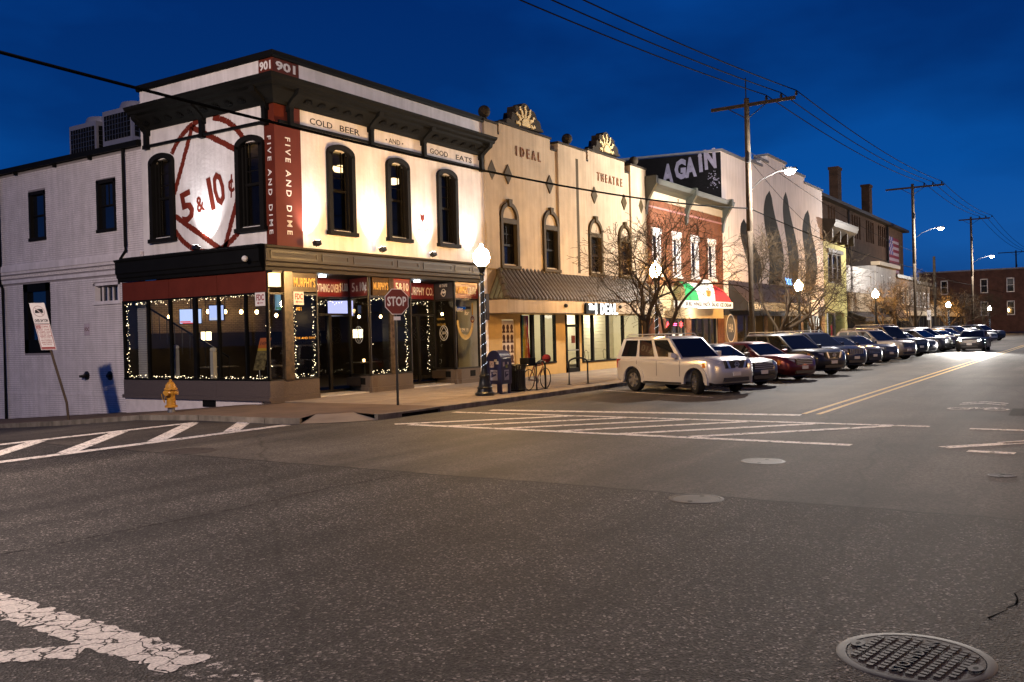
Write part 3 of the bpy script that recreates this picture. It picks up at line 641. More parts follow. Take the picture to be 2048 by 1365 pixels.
MB().fbox(FI2, .18, 1.0, 3.27, 3.88, -.05, .015).build('sign_panel', m_amber, cb); MB().fbox(FI2, 1.02, 1.25, .56, 3.9, -.05, .04).build('mirror_column', M('mirror stone', (.10, .075, .05), .15, .3, var=.6, vs=7), cb); MB().fbox(FI2, 1.27, 2.15, 3.27, 3.88, -.05, .015).build('sign_panel', m_sredp, cb)
FB = bay('doors', (6.2, 1.3), (9.25, 1.3), texts=(('MURPHY CO.', 1.35, 3.42, .3, 1.6, m_cream),), panel=m_sredp, door=True)
FE = bay('bay side', (9.25, 1.3), (8.8, 0), texts=(('40 TAPS!', .4, 3.72, .11, .55, m_cream),), panel=m_dkp, vent=(.3, 1.15))
MB().ring(FE, circ(.68, 3.5, .15), circ(.68, 3.5, .12), .016, .022).build('round_logo', m_cream, cb); MB().prism(FE, [(.5, 3.44), (.62, 3.5), (.7, 3.46), (.84, 3.53), (.86, 3.57), (.7, 3.54), (.6, 3.56), (.5, 3.5)], .016, .023).build('logo_figure', m_cream, cb)
FE2 = bay('bay', (8.8, 0), (10.4, 0), texts=(("MURPHY'S", .1, 3.45, .26, .72, m_gold), ('5&10¢', .9, 3.45, .26, .5, m_cream)), panel=m_sredp, vent=(.9, 1.25))
# returns of the pier and the bays, soffit, end pilaster
g = MB(); g.box(1.45, 1.5, -.08, 1.3, 0, 3.9); g.box(6.15, 6.2, 0, 1.3, 0, 3.9); g.build('entrance_return', m_bronze, cb)
g = MB(); g.box(-.5, 10.45, -.1, 1.6, 3.895, 3.90); g.build('soffit', m_black, cb)
MB().box(10.42, 10.95, -.06, .4, -.02, 4.3).build('end_pilaster', m_stucco, cb)
for x0, x1 in ((1.5, 4.3), (6.2, 9.1)): MB().box(x0, x1, .05, 1.28, -.01, .025).build('threshold', M('pale marble', (.6, .56, .5), .4, var=.15), cb)
m_led = E('led', (.78, .9, 1), 60.0)
for x in (2.3, 7.15):
    MB().lathe([(.10, 3.84), (.12, 3.89), (.001, 3.892)], (x, .45, 0), 14).build('soffit_lamp', m_led, cb); lamp('POINT', (x, .45, 3.72), 20, (.8, .9, 1), cb, .08)
# logos on the glass
def glogo(F, u, v, r):
    g = MB(); g.ring(F, circ(u, v, r, 28), circ(u, v, r * .9, 28), .006, .009)
    dm = [(u + r * .9, v), (u, v + r * .9), (u - r * .9, v), (u, v - r * .9), (u + r * .9, v)]; g.ring(F, dm, [(u + (a - u) * .86, v + (b - v) * .86) for a, b in dm], .006, .009); g.build('glass_logo', m_cream, cb)
    text('5&10', F, u - r * .42, v - .05, .11, m_cream, cb, .006, width=r * .85)
glogo(FI, .62, 1.95, .3); glogo(FE, .62, 1.95, .3)
text('Jones', FE2, .05, 2.75, .2, m_cream, cb, .006, width=.5, slant=.3); text('for', FE2, .62, 2.62, .18, m_cream, cb, .006, width=.3, slant=.3)
g = MB(); g.ring(FE2, [(.05 + .62 + .55 * math.cos(math.radians(t)), 2.42 + .75 * math.sin(math.radians(t))) for t in range(180, 361, 12)], [(.05 + .62 + .42 * math.cos(math.radians(t)), 2.42 + .58 * math.sin(math.radians(t))) for t in range(180, 361, 12)], .006, .009); g.build('painted_bowl', M('pale gold paint', (.5, .38, .16), .6), cb)
text('3.29.18', FE2, .3, 1.98, .14, m_cream, cb, .006, width=.55); text('friday', FE2, .45, 1.8, .1, m_cream, cb, .006, width=.3, slant=.3)
g = MB(); g.fbox(FE2, 1.12, 1.19, 2.62, 3.1, .006, .012); g.build('painted_bottle', M('ochre paint', (.4, .25, .04), .6), cb)
MB().ring(FE2, circ(1.15, 2.45, .13, 18), circ(1.15, 2.45, .08, 18), .006, .01).build('round_badge', m_redsign, cb)
for i, w in enumerate((.55, .6)): text(['WINNING', '5 BALLS & WIN'][i], FE, .15, 2.45 - .22 * i, .09, m_gold, cb, .006, width=w)
# FDC signs
m_signw = M('white sign face', (.72, .68, .64), .45, var=.04); m_signr = M('red sign print', (.28, .02, .02), .5, var=0)
def fdc(F, u, v, w):
    o = root('fdc_sign', F(u, v, .03), 'white FDC sign with a red arrow on the ' + ('side' if F is Fs else 'avenue') + ' window of the corner', 'sign')
    MB().fbox(F, u, u + w, v, v + .4, .045, .055).build('face', m_signw, o)
    FT = FsT if F is Fs else F; uu = -(u + w) if F is Fs else u
    text('FDC', FT, uu + .05, v + .17, .17, m_signr, o, .057, width=w - .1, bold=.006)
    MB().prism(FT, [(uu + .08, v + .09), (uu + .15, v + .13), (uu + .15, v + .10), (uu + w - .08, v + .10), (uu + w - .08, v + .08), (uu + .15, v + .08), (uu + .15, v + .05)], .056, .059).build('arrow', m_signr, o)
fdc(Fs, -.04, 2.86, .42); fdc(Fc, .99, 2.9, .42)
# wall lantern on the corner
o = root('wall_lantern', (-.38, -.2, 3.5), 'box wall lantern glowing on the corner pier under the fascia', 'lantern')
MB().box(-.52, -.2, -.32, -.14, 3.42, 3.82).build('lantern_glass', E('lantern glow', (1, .62, .26), 3.6), o); MB().box(-.55, -.17, -.35, -.10, 3.82, 3.88).build('lantern_cap', m_bronze, o)
lamp('POINT', (-.42, -.75, 3.5), 12, (1, .68, .36), o, .12)
# flood lights on the ledge
def flood(loc, aim, label, pw=420):
    x, y, z = loc; o = root('flood_light', (x, y, z - .18), label, 'flood light')
    d = (Vector(aim) - Vector(loc)).normalized(); Q = d.to_track_quat('Z', 'Y').to_matrix()
    F = Fr(loc, Q @ Vector((1, 0, 0)), Q @ Vector((0, 1, 0)), d)
    MB().prism(F, [(-.11, -.08), (.11, -.08), (.11, .08), (-.11, .08)], -.16, -.03).build('housing', m_dark, o); MB().prism(F, [(-.09, -.065), (.09, -.065), (.09, .065), (-.09, .065)], -.028, -.02).build('lens', E('flood lens', (1, .95, .88), 40.0), o)
    MB().tube([(x, y, z - .2), (x, y, z - .08)], .02).build('mount', m_dark, o)
    lamp('SPOT', Vector(loc) + d * .02, pw, (.97, .97, 1), o, .03, aim, math.radians(84), 1.0)
for x, w in ((1.2, 'beside the red corner band'), (4.25, 'between the first two avenue windows'), (7.0, 'under the enter here arrow'), (9.75, 'at the theatre end of the ledge')): flood((x, -.42, 4.88), (x, .0, 6.0), 'small black flood light on the shop fascia ' + w)
flood((-.46, 3.1, 4.88), (.0, 3.1, 6.0), 'small black flood light on the side fascia under the painted diamond')

# ================================================================== white brick annex
m_ann = M('white painted brick', (.74, .69, .70), .8, var=.14, vs=1.6, stain=.12); m_mort = M('painted joint', (.30, .27, .28), .85, var=.1)
an = root('annex_building', (0, 6.45, 0), 'white painted brick annex with dark sash windows beside the corner building', 'building')
AW = [(12.25, 13.35, 5.85, 7.62), (7.93, 9.03, 5.82, 7.58), (12.1, 13.9, 1.58, 4.2), (7.82, 9.35, 3.3, 4.0)]
FA0 = Fr((.02, 0, 0), (0, 1, 0), (0, 0, 1), (-1, 0, 0))
g = MB(); g.wall(FA0, 6.42, 24, -1.8, 8.55, AW, .22); g.quad((.02, 24, -2), (8, 24, -2), (8, 24, 8.55), (.02, 24, 8.55)); g.build('wall', m_mort, an)
# brick courses, each brick a box proud of its joint
def inwin(y0, y1, z0, z1): return any(y1 > a - .02 and y0 < b + .02 and z1 > c - .02 and z0 < d + .02 for a, b, c, d in AW)
big = MB(); row = 0; z = -1.5
while z < 8.4:
    y = 6.43 - (.11 if row % 2 else 0)
    cuts = [(a - .03, b + .03) for a, b, c, d in AW if z + .063 > c - .05 and z < d + .04]
    while y < 16.6:
        w = .205 if row % 6 else .1; segs = [(max(y, 6.43), y + w)]
        for a, b in cuts: segs = [q for s0, s1 in segs for q in ((s0, min(s1, a)), (max(s0, b), s1)) if q[1] - q[0] > .01]
        if not (4.25 < z + .06 and z < 4.95):
            for s0, s1 in segs: j = random.uniform(0, .004); big.fbox(FA0, s0, s1, z, z + .063, -.01, .012 + j * 2)
        y += w + .012
    z += .075; row += 1
o = big.build('brickwork', m_ann, an); o['kind'] = 'stuff'
# string course with dentils, water table
g = MB(); g.fbox(FA0, 6.5, 17, 4.72, 4.95, 0, .10); g.fbox(FA0, 6.5, 17, 4.62, 4.72, 0, .06); g.fbox(FA0, 6.5, 17, 4.27, 4.4, 0, .05); g.build('string_course', m_ann, an)
dm = MB().box(-.06, 0, 0, .055, 0, .10).mesh('dentil', m_ann)
for i in range(96):
    o = link('dentil', dm, an); o.location = (.02, 6.6 + .105 * i, 4.46); o.matrix_parent_inverse = Matrix.Translation((0, -6.45, 0))
MB().fbox(FA0, 6.5, 17, .06, .14, 0, .035).build('water_table', m_ann, an)
MB().box(-.12, 8, 6.4, 24, 8.5, 8.7).build('roof_edge', m_black, an); MB().box(-.22, -.1, 6.38, 24, 8.48, 8.66).build('gutter', m_black, an)
for y in (9.2, 11.4, 14): MB().box(-.16, -.02, y, y + .05, 8.36, 8.5).build('gutter_bracket', m_black, an)
def downspout(y, pts): MB().tube([(-.09, y + a, z) for a, z in pts], .055, 8).build('downspout', m_black, an)
downspout(7.3, [(0, 8.5), (0, 5.2), (.0, 5.0), (.3, 4.75), (.3, 4.5)]); downspout(15.3, [(0, 8.5), (0, 5.1), (.05, 4.9), (.05, 4.3), (-.12, 4.1), (-.12, -1)])
def sashwin(F, a, b, c, d, parent, mat=m_case, gm=None, name='window'):
    g = MB(); t = .10
    g.fbox(F, a - .02, a + t, c, d, -.2, .02); g.fbox(F, b - t, b + .02, c, d, -.2, .02); g.fbox(F, a - .02, b + .02, d - t, d + .03, -.2, .02); g.fbox(F, a - .04, b + .04, c - .06, c + .06, -.2, .05)
    o = g.build(name, mat, parent); mv = (c + d) / 2
    MB().fbox(F, a + t, b - t, mv - .03, mv + .03, -.15, -.06).build('sash_rail', mat, o)
    for lo, hi in ((c + .06, mv - .03), (mv + .03, d - t)): MB().quad(F(a + t, lo, -.12), F(b - t, lo, -.12), F(b - t, hi, -.12), F(a + t, hi, -.12)).build('pane', gm or m_gdark, o)
    return o
sashwin(FA0, *AW[0], an); w2 = sashwin(FA0, *AW[1], an)
for u in (8.25, 8.48, 8.71): MB().fbox(FA0, u - .012, u + .012, 6.75, 7.48, -.13, -.10).build('muntin', m_case, w2)
o = MB(); t = .28; a, b, c, d = AW[2]; o.fbox(FA0, a, a + t, c, d, -.2, .02); o.fbox(FA0, b - t, b, c, d, -.2, .02); o.fbox(FA0, a, b, d - .3, d, -.2, .02); o.fbox(FA0, a, b, c, c + .5, -.2, .02); o = o.build('tall_window', m_black, an); MB().quad(FA0(a + t, c + .5, -.1), FA0(b - t, c + .5, -.1), FA0(b - t, d - .3, -.1), FA0(a + t, d - .3, -.1)).build('pane', m_gdark, o)
a, b, c, d = AW[3]; g = MB(); t = .09; g.fbox(FA0, a, a + t, c, d, -.2, .03); g.fbox(FA0, b - t, b, c, d, -.2, .03); g.fbox(FA0, a, b, d - t, d, -.2, .03); g.fbox(FA0, a - .05, b + .05, c - .06, c + .06, -.2, .06); v = g.build('transom_window', m_ann, an)
for k in range(1, 5): MB().fbox(FA0, a + k * .3, a + k * .3 + .04, c + .06, d - t, -.17, -.12).build('bar', m_ann, v)
MB().quad(FA0(a, c, -.18), FA0(b, c, -.18), FA0(b, d, -.18), FA0(a, d, -.18)).build('pane', m_gdark, v)
for y in (9.9, 8.52):
    o = MB().lathe([(.16, -.02), (.16, .02), (.06, .03), (.06, .12), (.001, .12)], (0, 0, 0), 14, 'x'); o.v = [(-.0 - q[0] , y + q[1], .74 + q[2]) for q in o.v]; o = o.build('pipe_outlet', m_bronze, an, True)
    if y > 9: MB().tube([(-.1, y + .02, .74), (-.22, y + .12, .72)], .05, 8).build('hose_cap', m_bronze, o); MB().tube([(-.1, y - .02, .74), (-.22, y - .1, .70)], .05, 8).build('hose_cap', m_bronze, o)
MB().fbox(FA0, 9.65, 9.98, 2.18, 2.6, .01, .030).build('plaque', M('pale plaque', (.5, .42, .46), .6), an); text('FDC', Fr((.02, 0, 0), (0, -1, 0), (0, 0, 1), (-1, 0, 0)), -9.94, 2.33, .13, m_red, an, .034, width=.26)
# rooftop cooling units
m_hv = M('grey metal casing', (.30, .29, .31), .5, .3, var=.1)
def hvac(y, x, z, s, label):
    o = root('cooling_unit', (x, y, z), label, 'cooling unit')
    MB().box(x, x + s, y, y + s, z, z + s * 1.12).build('casing', m_hv, o)
    g = MB(); FF = Fr((x, 0, 0), (0, 1, 0), (0, 0, 1), (-1, 0, 0)); FQ = Fr((0, y, 0), (1, 0, 0), (0, 0, 1), (0, -1, 0))
    for F, u in ((FF, y), (FQ, x)):
        MB().fbox(F, u + s * .06, u + s * .94, z + s * .5, z + s * 1.02, 0, .01).build('grille', m_black, o)
        for k in range(1, 9): g.fbox(F, u + s * (.06 + .098 * k) - .006, u + s * (.06 + .098 * k) + .006, z + s * .5, z + s * 1.02, .01, .03)
        for k in range(1, 5): g.fbox(F, u + s * .06, u + s * .94, z + s * (.5 + .104 * k) - .006, z + s * (.5 + .104 * k) + .006, .01, .03)
    g.build('louvre_bars', m_steel, o); MB().lathe([(s * .36, z + s * 1.12), (s * .36, z + s * 1.22), (s * .33, z + s * 1.30), (s * .3, z + s * 1.30)], (x + s / 2, y + s / 2, 0), 22).build('fan_cowl', m_hv, o, True)
hvac(13.1, 2.7, 8.75, 1.85, 'grey rooftop cooling unit standing farther back on the annex roof'); hvac(10.75, 2.7, 8.95, 1.9, 'grey rooftop cooling unit next to the corner building parapet')
# ================================================================== theatre
m_th = M('theatre stucco', (.40, .315, .22), .85, var=.18, vs=.8, bump=.35, bs=12, stain=.16); m_trim = M('olive trim', (.052, .036, .015), .65, var=.2, spec=.25); m_cap = M('parapet cap', (.035, .029, .022), .75, spec=.2)
th = root('theatre_building', (11.05, 0, 0), 'tan stucco theatre with twin sunburst gables and tiled shop canopy', 'building')
TW = [(12.02, 13.40), (15.42, 16.78), (19.66, 21.05), (22.88, 24.28)]
th_holes = [(a + .16, b - .16, 4.75, 6.45) for a, b in TW]
g = MB(); g.wall(FY, 11.05, 26.15, 2.72, 10.02, th_holes, .28); g.quad((26.15, 0, 2.7), (26.15, 12, 2.7), (26.15, 12, 10), (26.15, 0, 10)); g.quad((11.05, 0, 10.02), (26.15, 0, 10.02), (26.15, .4, 10.02), (11.05, .4, 10.02))
g.build('wall', m_th, th)
for a, b, z in ((10.95, 11.88, 10.36), (12.16, 16.28, 10.50), (16.80, 19.46, 10.40), (19.83, 23.80, 10.56), (24.30, 26.2, 10.46)):
    dd = .10 if b - a < 3 else .003
    MB().fbox(FY, a, b, 10.02 if dd < .05 else 4.5, z, -.4, dd).build('parapet_block', m_th, th); MB().fbox(FY, a - .06, b + .06, z, z + .09, -.45, dd + .05).build('parapet_cap', m_cap, th)
for a, b in ((11.9, 12.12), (16.3, 16.78), (19.5, 19.8), (23.82, 24.28)): MB().fbox(FY, a, b, 10.02, 10.09, -.42, .04).build('parapet_cap', m_cap, th)
for x in (11.35, 18.1, 25.25):
    g = MB(); g.lathe([(.20, 10.45), (.12, 10.55), (.09, 10.62)], (x, .15, 0), 14); g.ball((x, .15, 10.84), .25, 16, 12); g.build('ball_finial', m_cap, th, True)
# sunburst shells
m_sun = M('cream sunburst', (.55, .43, .22), .7)
def shell(x0, x1, zb):
    mid = (x0 + x1) / 2; w = (x1 - x0) / 2; pts = []
    lobes = [(-.86, .10, .15), (-.66, .36, .19), (-.38, .62, .23), (0, .78, .26), (.38, .62, .23), (.66, .36, .19), (.86, .10, .15)]
    H = 1.12
    pts = [(x0, zb)]
    for lx, lz, lr in lobes:
        a0, a1 = (200, 40) if lx < -.05 else (140, -20) if lx > .05 else (160, 20)
        for k in range(7):
            t = math.radians(a0 + (a1 - a0) * k / 6); pts.append((mid + lx * w + lr * w * math.cos(t) * .95, zb + max(0, (lz + lr * .85 * math.sin(t)) * H)))
    pts.append((x1, zb))
    # keep the outline monotone in x
    out = [pts[0]]
    for q in pts[1:]:
        if q[0] > out[-1][0] + .01: out.append(q)
    o = MB().prism(FY, out, -.45, .0).build('sunburst_gable', m_cap, th)
    g = MB(); g.prism(FY, [(mid + .34 * math.cos(math.radians(t)), zb + .12 + .36 * math.sin(math.radians(t))) for t in range(0, 181, 15)], .0, .05); g.build('sun_disc', m_sun, o)
    for t in (8, 38, 65, 90, 115, 142, 172):
        a = math.radians(t); c, s = math.cos(a), math.sin(a); L_ = .26 + .36 * s; p1 = []; p2 = []
        for k in range(6):
            r = .44 + L_ * k / 5; wob = .045 * math.sin(k * 1.9); ww = .075 * (1 - .4 * k / 5)
            p1.append((mid + c * r - s * (wob + ww), zb + .12 + s * r * .85 + c * (wob + ww))); p2.append((mid + c * r - s * (wob - ww), zb + .12 + s * r * .85 + c * (wob - ww)))
        MB().prism(FY, p1 + p2[::-1], .0, .04).build('sun_ray', m_sun, o)
shell(12.75, 15.75, 10.59); shell(20.35, 23.35, 10.65)
m_thl = M('brown raised letters', (.17, .075, .035), .7)
for i, ch in enumerate('IDEAL'): text(ch, FY, 13.45 + .46 * i, 9.36, .40, m_thl, th, .02, align='CENTER', ext=.02, bold=.006, sx=.8)
for i, ch in enumerate('THEATRE'): text(ch, FY, 20.85 + .42 * i, 9.24, .40, m_thl, th, .02, align='CENTER', ext=.02, bold=.006, sx=.75)
for x in (11.42, 12.72, 16.12, 20.36, 23.62, 25.5): MB().prism(FY, [(x - .30, 8.46), (x, 8.06), (x + .30, 8.46), (x, 8.88)], 0, .115 if x in (11.42, 25.5) else .05).build('diamond_tile', m_trim, th)
MB().fbox(FY, 18.42, 18.66, 4.6, 9.95, 0, .104).build('slot_strip', m_trim, th)
for a, b in TW:
    mid = (a + b) / 2; w = (b - a) / 2; zc = 6.62
    arc = [(mid - w * math.cos(math.pi * k / 16), zc + w * 1.0 * math.sin(math.pi * k / 16)) for k in range(17)]; wi = w - .16
    arci = [(mid - wi * math.cos(math.pi * k / 16), zc + wi * 1.0 * math.sin(math.pi * k / 16)) for k in range(17)]
    g = MB(); g.ring(FY, arc, arci, 0, .10); g.fbox(FY, a, a + .17, 4.62, zc, -.1, .10); g.fbox(FY, b - .17, b, 4.62, zc, -.1, .10); g.fbox(FY, a, b, 6.42, 6.62, -.1, .09); g.fbox(FY, a - .04, b + .04, 4.55, 4.68, -.1, .14)
    o = g.build('arched_window', m_trim, th); MB().prism(FY, [(mid - .10, zc + w - .18), (mid + .10, zc + w - .18), (mid + .14, zc + w + .12), (mid - .14, zc + w + .12)], .0, .15).build('keystone', m_trim, o)
    g = MB(); g.fbox(FY, a + .17, b - .17, 5.50, 5.58, -.2, -.08); g.fbox(FY, a + .17, a + .26, 4.68, 6.42, -.2, -.1); g.fbox(FY, b - .26, b - .17, 4.68, 6.42, -.2, -.1); g.fbox(FY, mid - .02, mid + .02, 5.58, 6.42, -.16, -.12); g.fbox(FY, a + .2, b - .2, 5.98, 6.02, -.16, -.12); g.build('sash', m_case, o)
    MB().quad(FY(a + .16, 4.7, -.17), FY(b - .16, 4.7, -.17), FY(b - .16, 6.45, -.17), FY(a + .16, 6.45, -.17)).build('pane', m_gdark, o)
# tiled canopy
m_tile = M('glazed clay tile', (.085, .066, .04), .42, var=.4, vs=2.5); CD = .95
g = MB(); g.add([(11.05, -CD, 3.24), (26.1, -CD, 3.24), (26.1, 0, 4.50), (11.85, 0, 4.50), (11.0, 0, 3.24)], [(0, 1, 2, 3), (0, 3, 4)]); g.build('canopy_deck', m_tile, th)
rib = MB(); 
for k in range(6):
    t0, t1 = k / 6, (k + 1) / 6
    for s in range(5):
        a0, a1 = math.pi * s / 5, math.pi * (s + 1) / 5
        q = [(.10 * math.cos(a), t, .095 * math.sin(a) + dz) for a, t, dz in ((a0, t0, .0), (a1, t0, .0), (a1, t1, .025), (a0, t1, .025))]
        rib.quad(*[(x, -(CD + .05) + (CD + .05) * t, 3.22 + 1.30 * t + zz) for x, t, zz in q])
ribm = rib.mesh('roof_tile', m_tile, True)
n = 46
for i in range(n):
    x = 11.95 + i * (14.1 / n); o = link('roof_tile', ribm, th); o.location = (x, 0, random.uniform(-.006, .006)); o.rotation_euler = (0, 0, random.uniform(-.006, .006)); o.matrix_parent_inverse = Matrix.Translation((-11.05, 0, 0))
for i in range(4):                                             # shortened ribs where the hip cuts in
    t1 = (i + .6) / 4.6; x = 11.12 + .2 * i; g = MB()
    for s in range(5):
        a0, a1 = math.pi * s / 5, math.pi * (s + 1) / 5
        g.quad(*[(x + .1 * math.cos(a), -1.0 + 1.0 * t, 3.22 + 1.3 * t + .09 * math.sin(a)) for a, t in ((a0, 0), (a1, 0), (a1, t1), (a0, t1))])
    g.build('roof_tile', m_tile, th, True)
for i in range(4):                                             # hip end tiles
    y = -.85 + .22 * i; t1 = min(1, (i + 1) / 4.2); g = MB()
    for s in range(5):
        a0, a1 = math.pi * s / 5, math.pi * (s + 1) / 5
        g.quad(*[(10.98 + .85 * t * 1.0 - .02, y + .09 * math.cos(a), 3.22 + 1.28 * t + .09 * math.sin(a)) for a, t in ((a0, 0), (a1, 0), (a1, t1), (a0, t1))])
    g.build('roof_tile', M('green clay tile', (.13, .135, .085), .45, var=.3), th, True)
hip = MB()
for k in range(5):
    t0, t1 = k / 5, (k + 1) / 5; P = lambda t, dz=0: Vector((11.0 + .85 * t, -CD + CD * t, 3.27 + 1.26 * t + dz)); hip.tube([P(t0, .02), P(t1 + .03, .0)], [.13, .10], 8)
o = hip.build('hip_tiles', m_tile, th, True)
MB().box(11.02, 26.1, -CD, -CD + .08, 2.70, 3.22).build('canopy_fascia', m_th, th); MB().box(11.0, 11.08, -CD + .001, 0, 2.70, 3.22).build('canopy_side', m_th, th); MB().box(11.05, 26.1, -CD + .02, 0, 2.695, 2.70).build('canopy_soffit', m_th, th)
for x in (15.6, 20.9): MB().ball((x, -CD - .06, 3.02), .09, 10, 6).build('canopy_lamp', m_dark, th, True)
# shop front
m_thw = M('tan painted front', (.42, .28, .11), .7, var=.12)
Fq = Fr((0, .12, 0)); sh = [(12.2, 13.24, 0.02, 2.45), (13.62, 16.56, .55, 2.66), (17.46, 18.72, .0, 2.66), (19.0, 25.6, .45, 2.66)]
g = MB(); g.wall(Fq, 10.95, 26.12, -.03, 2.72, sh, .12); g.build('shop_wall', m_thw, th)
for u in (13.62, 14.5, 15.40, 16.46): MB().fbox(Fq, u, u + (.20 if u in (14.5, 15.4) else .1), .57, 2.66, -.1, .03).build('mullion', m_black, th)
for u in (19.0, 20.05, 21.68, 23.38, 25.5): MB().fbox(Fq, u, u + .16, .47, 2.66, -.1, .03).build('mullion', m_black, th)
MB().fbox(Fq, 13.62, 16.56, .50, .57, -.1, .05).build('sill', m_black, th); MB().fbox(Fq, 19, 25.6, .40, .47, -.1, .05).build('sill', m_black, th)
for a, b, c in ((13.62, 16.56, .55), (19, 25.6, .45)): MB().quad(Fq(a, c, -.04), Fq(b, c, -.04), Fq(b, 2.66, -.04), Fq(a, 2.66, -.04)).build('shop_pane', m_glass, th)
g = MB(); g.fbox(Fq, 17.46, 17.6, 0, 2.66, -.1, .04); g.fbox(Fq, 18.58, 18.72, 0, 2.66, -.1, .04); g.fbox(Fq, 17.46, 18.72, 2.1, 2.22, -.1, .04); g.fbox(Fq, 17.46, 18.72, 0, .2, -.1, .04); dr = g.build('door', m_black, th)
MB().quad(Fq(17.6, .2, -.03), Fq(18.58, .2, -.03), Fq(18.58, 2.1, -.03), Fq(17.6, 2.1, -.03)).build('door_pane', m_glass, dr); MB().fbox(Fq, 17.6, 18.58, 1.0, 1.05, .03, .07).build('push_bar', m_steel, dr)
MB().fbox(Fq, 18.0, 18.35, 1.35, 1.7, .0, .012).build('door_notice', m_red, dr)
# poster board of repeated faces beside the pilaster
pb = MB().fbox(Fq, 12.24, 13.2, .15, 2.42, -.1, -.06).build('poster_board', M('poster board', (.5, .42, .34), .7), th)
g = MB()
for r in range(5):
    for c in range(3):
        u, v = 12.42 + .30 * c, .38 + .42 * r; g.prism(Fq, circ(u, v + .06, .105, 10, 1, 1.25)[:-1], -.058, -.052); g.prism(Fq, [(u - .13, v - .16), (u + .13, v - .16), (u + .09, v - .06), (u - .09, v - .06)], -.058, -.05)
g.build('printed_shapes', M('poster print', (.06, .03, .025), .8), pb)['kind'] = 'stuff'
# inside the theatre shop
m_pale = M('pale interior boards', (.76, .70, .55), .7, var=.06)
g = MB(); g.quad((11.2, 4.2, 0), (26, 4.2, 0), (26, 4.2, 2.9), (11.2, 4.2, 2.9)); g.quad((11.2, .3, 0), (11.2, 4.2, 0), (11.2, 4.2, 2.9), (11.2, .3, 2.9)); g.quad((26, .3, 0), (26, 4.2, 0), (26, 4.2, 2.9), (26, .3, 2.9)); g.quad((11.2, .3, 2.9), (26, .3, 2.9), (26, 4.2, 2.9), (11.2, 4.2, 2.9)); g.quad((11.2, .25, .02), (26, .25, .02), (26, 4.2, .02), (11.2, 4.2, .02)); g.build('shop_interior', m_pale, th)
g = MB()
for k in range(14): g.box(17.2, 26, 1.95, 1.99, .25 + .18 * k, .415 + .18 * k)
g.build('interior_siding', m_pale, th); MB().box(17.0, 17.1, .4, 4.2, 0, 2.9).build('interior_partition', m_pale, th)
for x in (14.6, 20.4, 23.4): lamp('POINT', (x, 1.1, 2.6), 190, (1, .88, .64), th, .15)
# flag hung in the window
fl = root('striped_flag', (13.9, .2, 2.6), 'green yellow and red banner hanging inside the theatre shop window', 'flag')
for i, c in enumerate(((.04, .16, .06), (.10, .25, .06), (.50, .33, .03), (.50, .15, .02), (.38, .03, .03))):
    g = MB()
    for k in range(6): g.quad(*[(13.68 + .155 * (i + du) + .02 * math.sin(3 * zz + i), .22 + .03 * math.sin(5 * (i + du) + zz), 2.62 - zz * .36) for du, zz in ((0, k), (1, k), (1, k + 1), (0, k + 1))])
    g.build('flag_stripe', M('flag cloth %d' % i, c, .9), fl)
def chair(x, y, rz, label):
    o = root('wire_chair', (x, y, .02), label, 'chair'); z = .02
    MB().lathe([(.2, z + .44), (.21, z + .46), (.001, z + .47)], (x, y, 0), 14).build('seat', m_dark, o)
    for a in (45, 135, 225, 315): MB().tube([(x + .15 * math.cos(math.radians(a)), y + .15 * math.sin(math.radians(a)), z + .44), (x + .21 * math.cos(math.radians(a)), y + .21 * math.sin(math.radians(a)), z)], .012).build('leg', m_dark, o)
    MB().tube([(x - .17, y + .14, z + .45), (x - .18, y + .18, z + .85), (x, y + .2, z + .93), (x + .18, y + .18, z + .85), (x + .17, y + .14, z + .45)], .012).build('backrest', m_dark, o)
chair(20.4, .8, 0, 'dark wire chair inside the theatre shop nearer the door'); chair(21.2, .9, 0, 'dark wire chair inside the theatre shop by the middle pane'); chair(23.0, .8, 0, 'dark wire chair inside the theatre shop behind the far mullion')
# lit sign on the canopy
sg = root('lit_sign', (18.8, -1.0, 2.65), 'white glowing word sign fixed to the theatre canopy edge', 'sign')
m_neonw = E('white sign glow', (1, 1, .97), 4.0); Fsg = Fr((0, -1.12, 0))
text('The', Fsg, 17.45, 2.86, .26, m_neonw, sg, .01, width=.5, ext=.02, slant=.2, bold=.01)
for i, ch in enumerate('IDEAL'): text(ch, Fsg, 18.05 + .45 * i + (.1 if i else 0), 2.66, .5, m_neonw, sg, .01, ext=.02, width=.10 if ch == 'I' else .34, bold=.004)
MB().fbox(Fsg, 17.3, 20.3, 2.68, 3.16, -.12, -.04).build('sign_backing', m_black, sg); lamp('POINT', (19, -1.6, 2.85), 30, (1, 1, .95), sg, .3)

# ================================================================== brown brick building
m_bk = brickmat('brown brick', (.19, .068, .03), (.14, .05, .024), (.13, .075, .05))
bb = root('brick_building', (26.2, 0, 0), 'brown brick building with dark green cornice and four narrow white trimmed windows', 'building')
BW = [(27.05, 28.15, 5.0, 7.15), (29.85, 30.98, 5.0, 7.15), (32.6, 33.78, 5.0, 7.15), (35.4, 36.6, 5.0, 7.15)]
g = MB(); g.wall(FY, 26.18, 37.95, 4.35, 9.4, BW, .3); g.build('wall', m_bk, bb)
m_grn = M('green grey cornice', (.03, .033, .026), .5, var=.2); m_crm = M('cream board', (.38, .31, .22), .7, var=.12); m_wht = M('white trim', (.66, .64, .62), .7, var=.1)
MB().fbox(FY, 26.15, 38.1, 9.0, 9.45, 0, .08).build('frieze', m_crm, bb)
g = MB(); g.prism(Fr((26.1, 0, 0), (0, -1, 0), (0, 0, 1), (1, 0, 0)), [(-.4, 9.46), (.1, 9.46), (.3, 9.62), (.62, 9.72), (.7, 9.98), (.6, 10.05), (-.4, 10.05)], 0, 12.5); g.build('cornice', m_grn, bb)
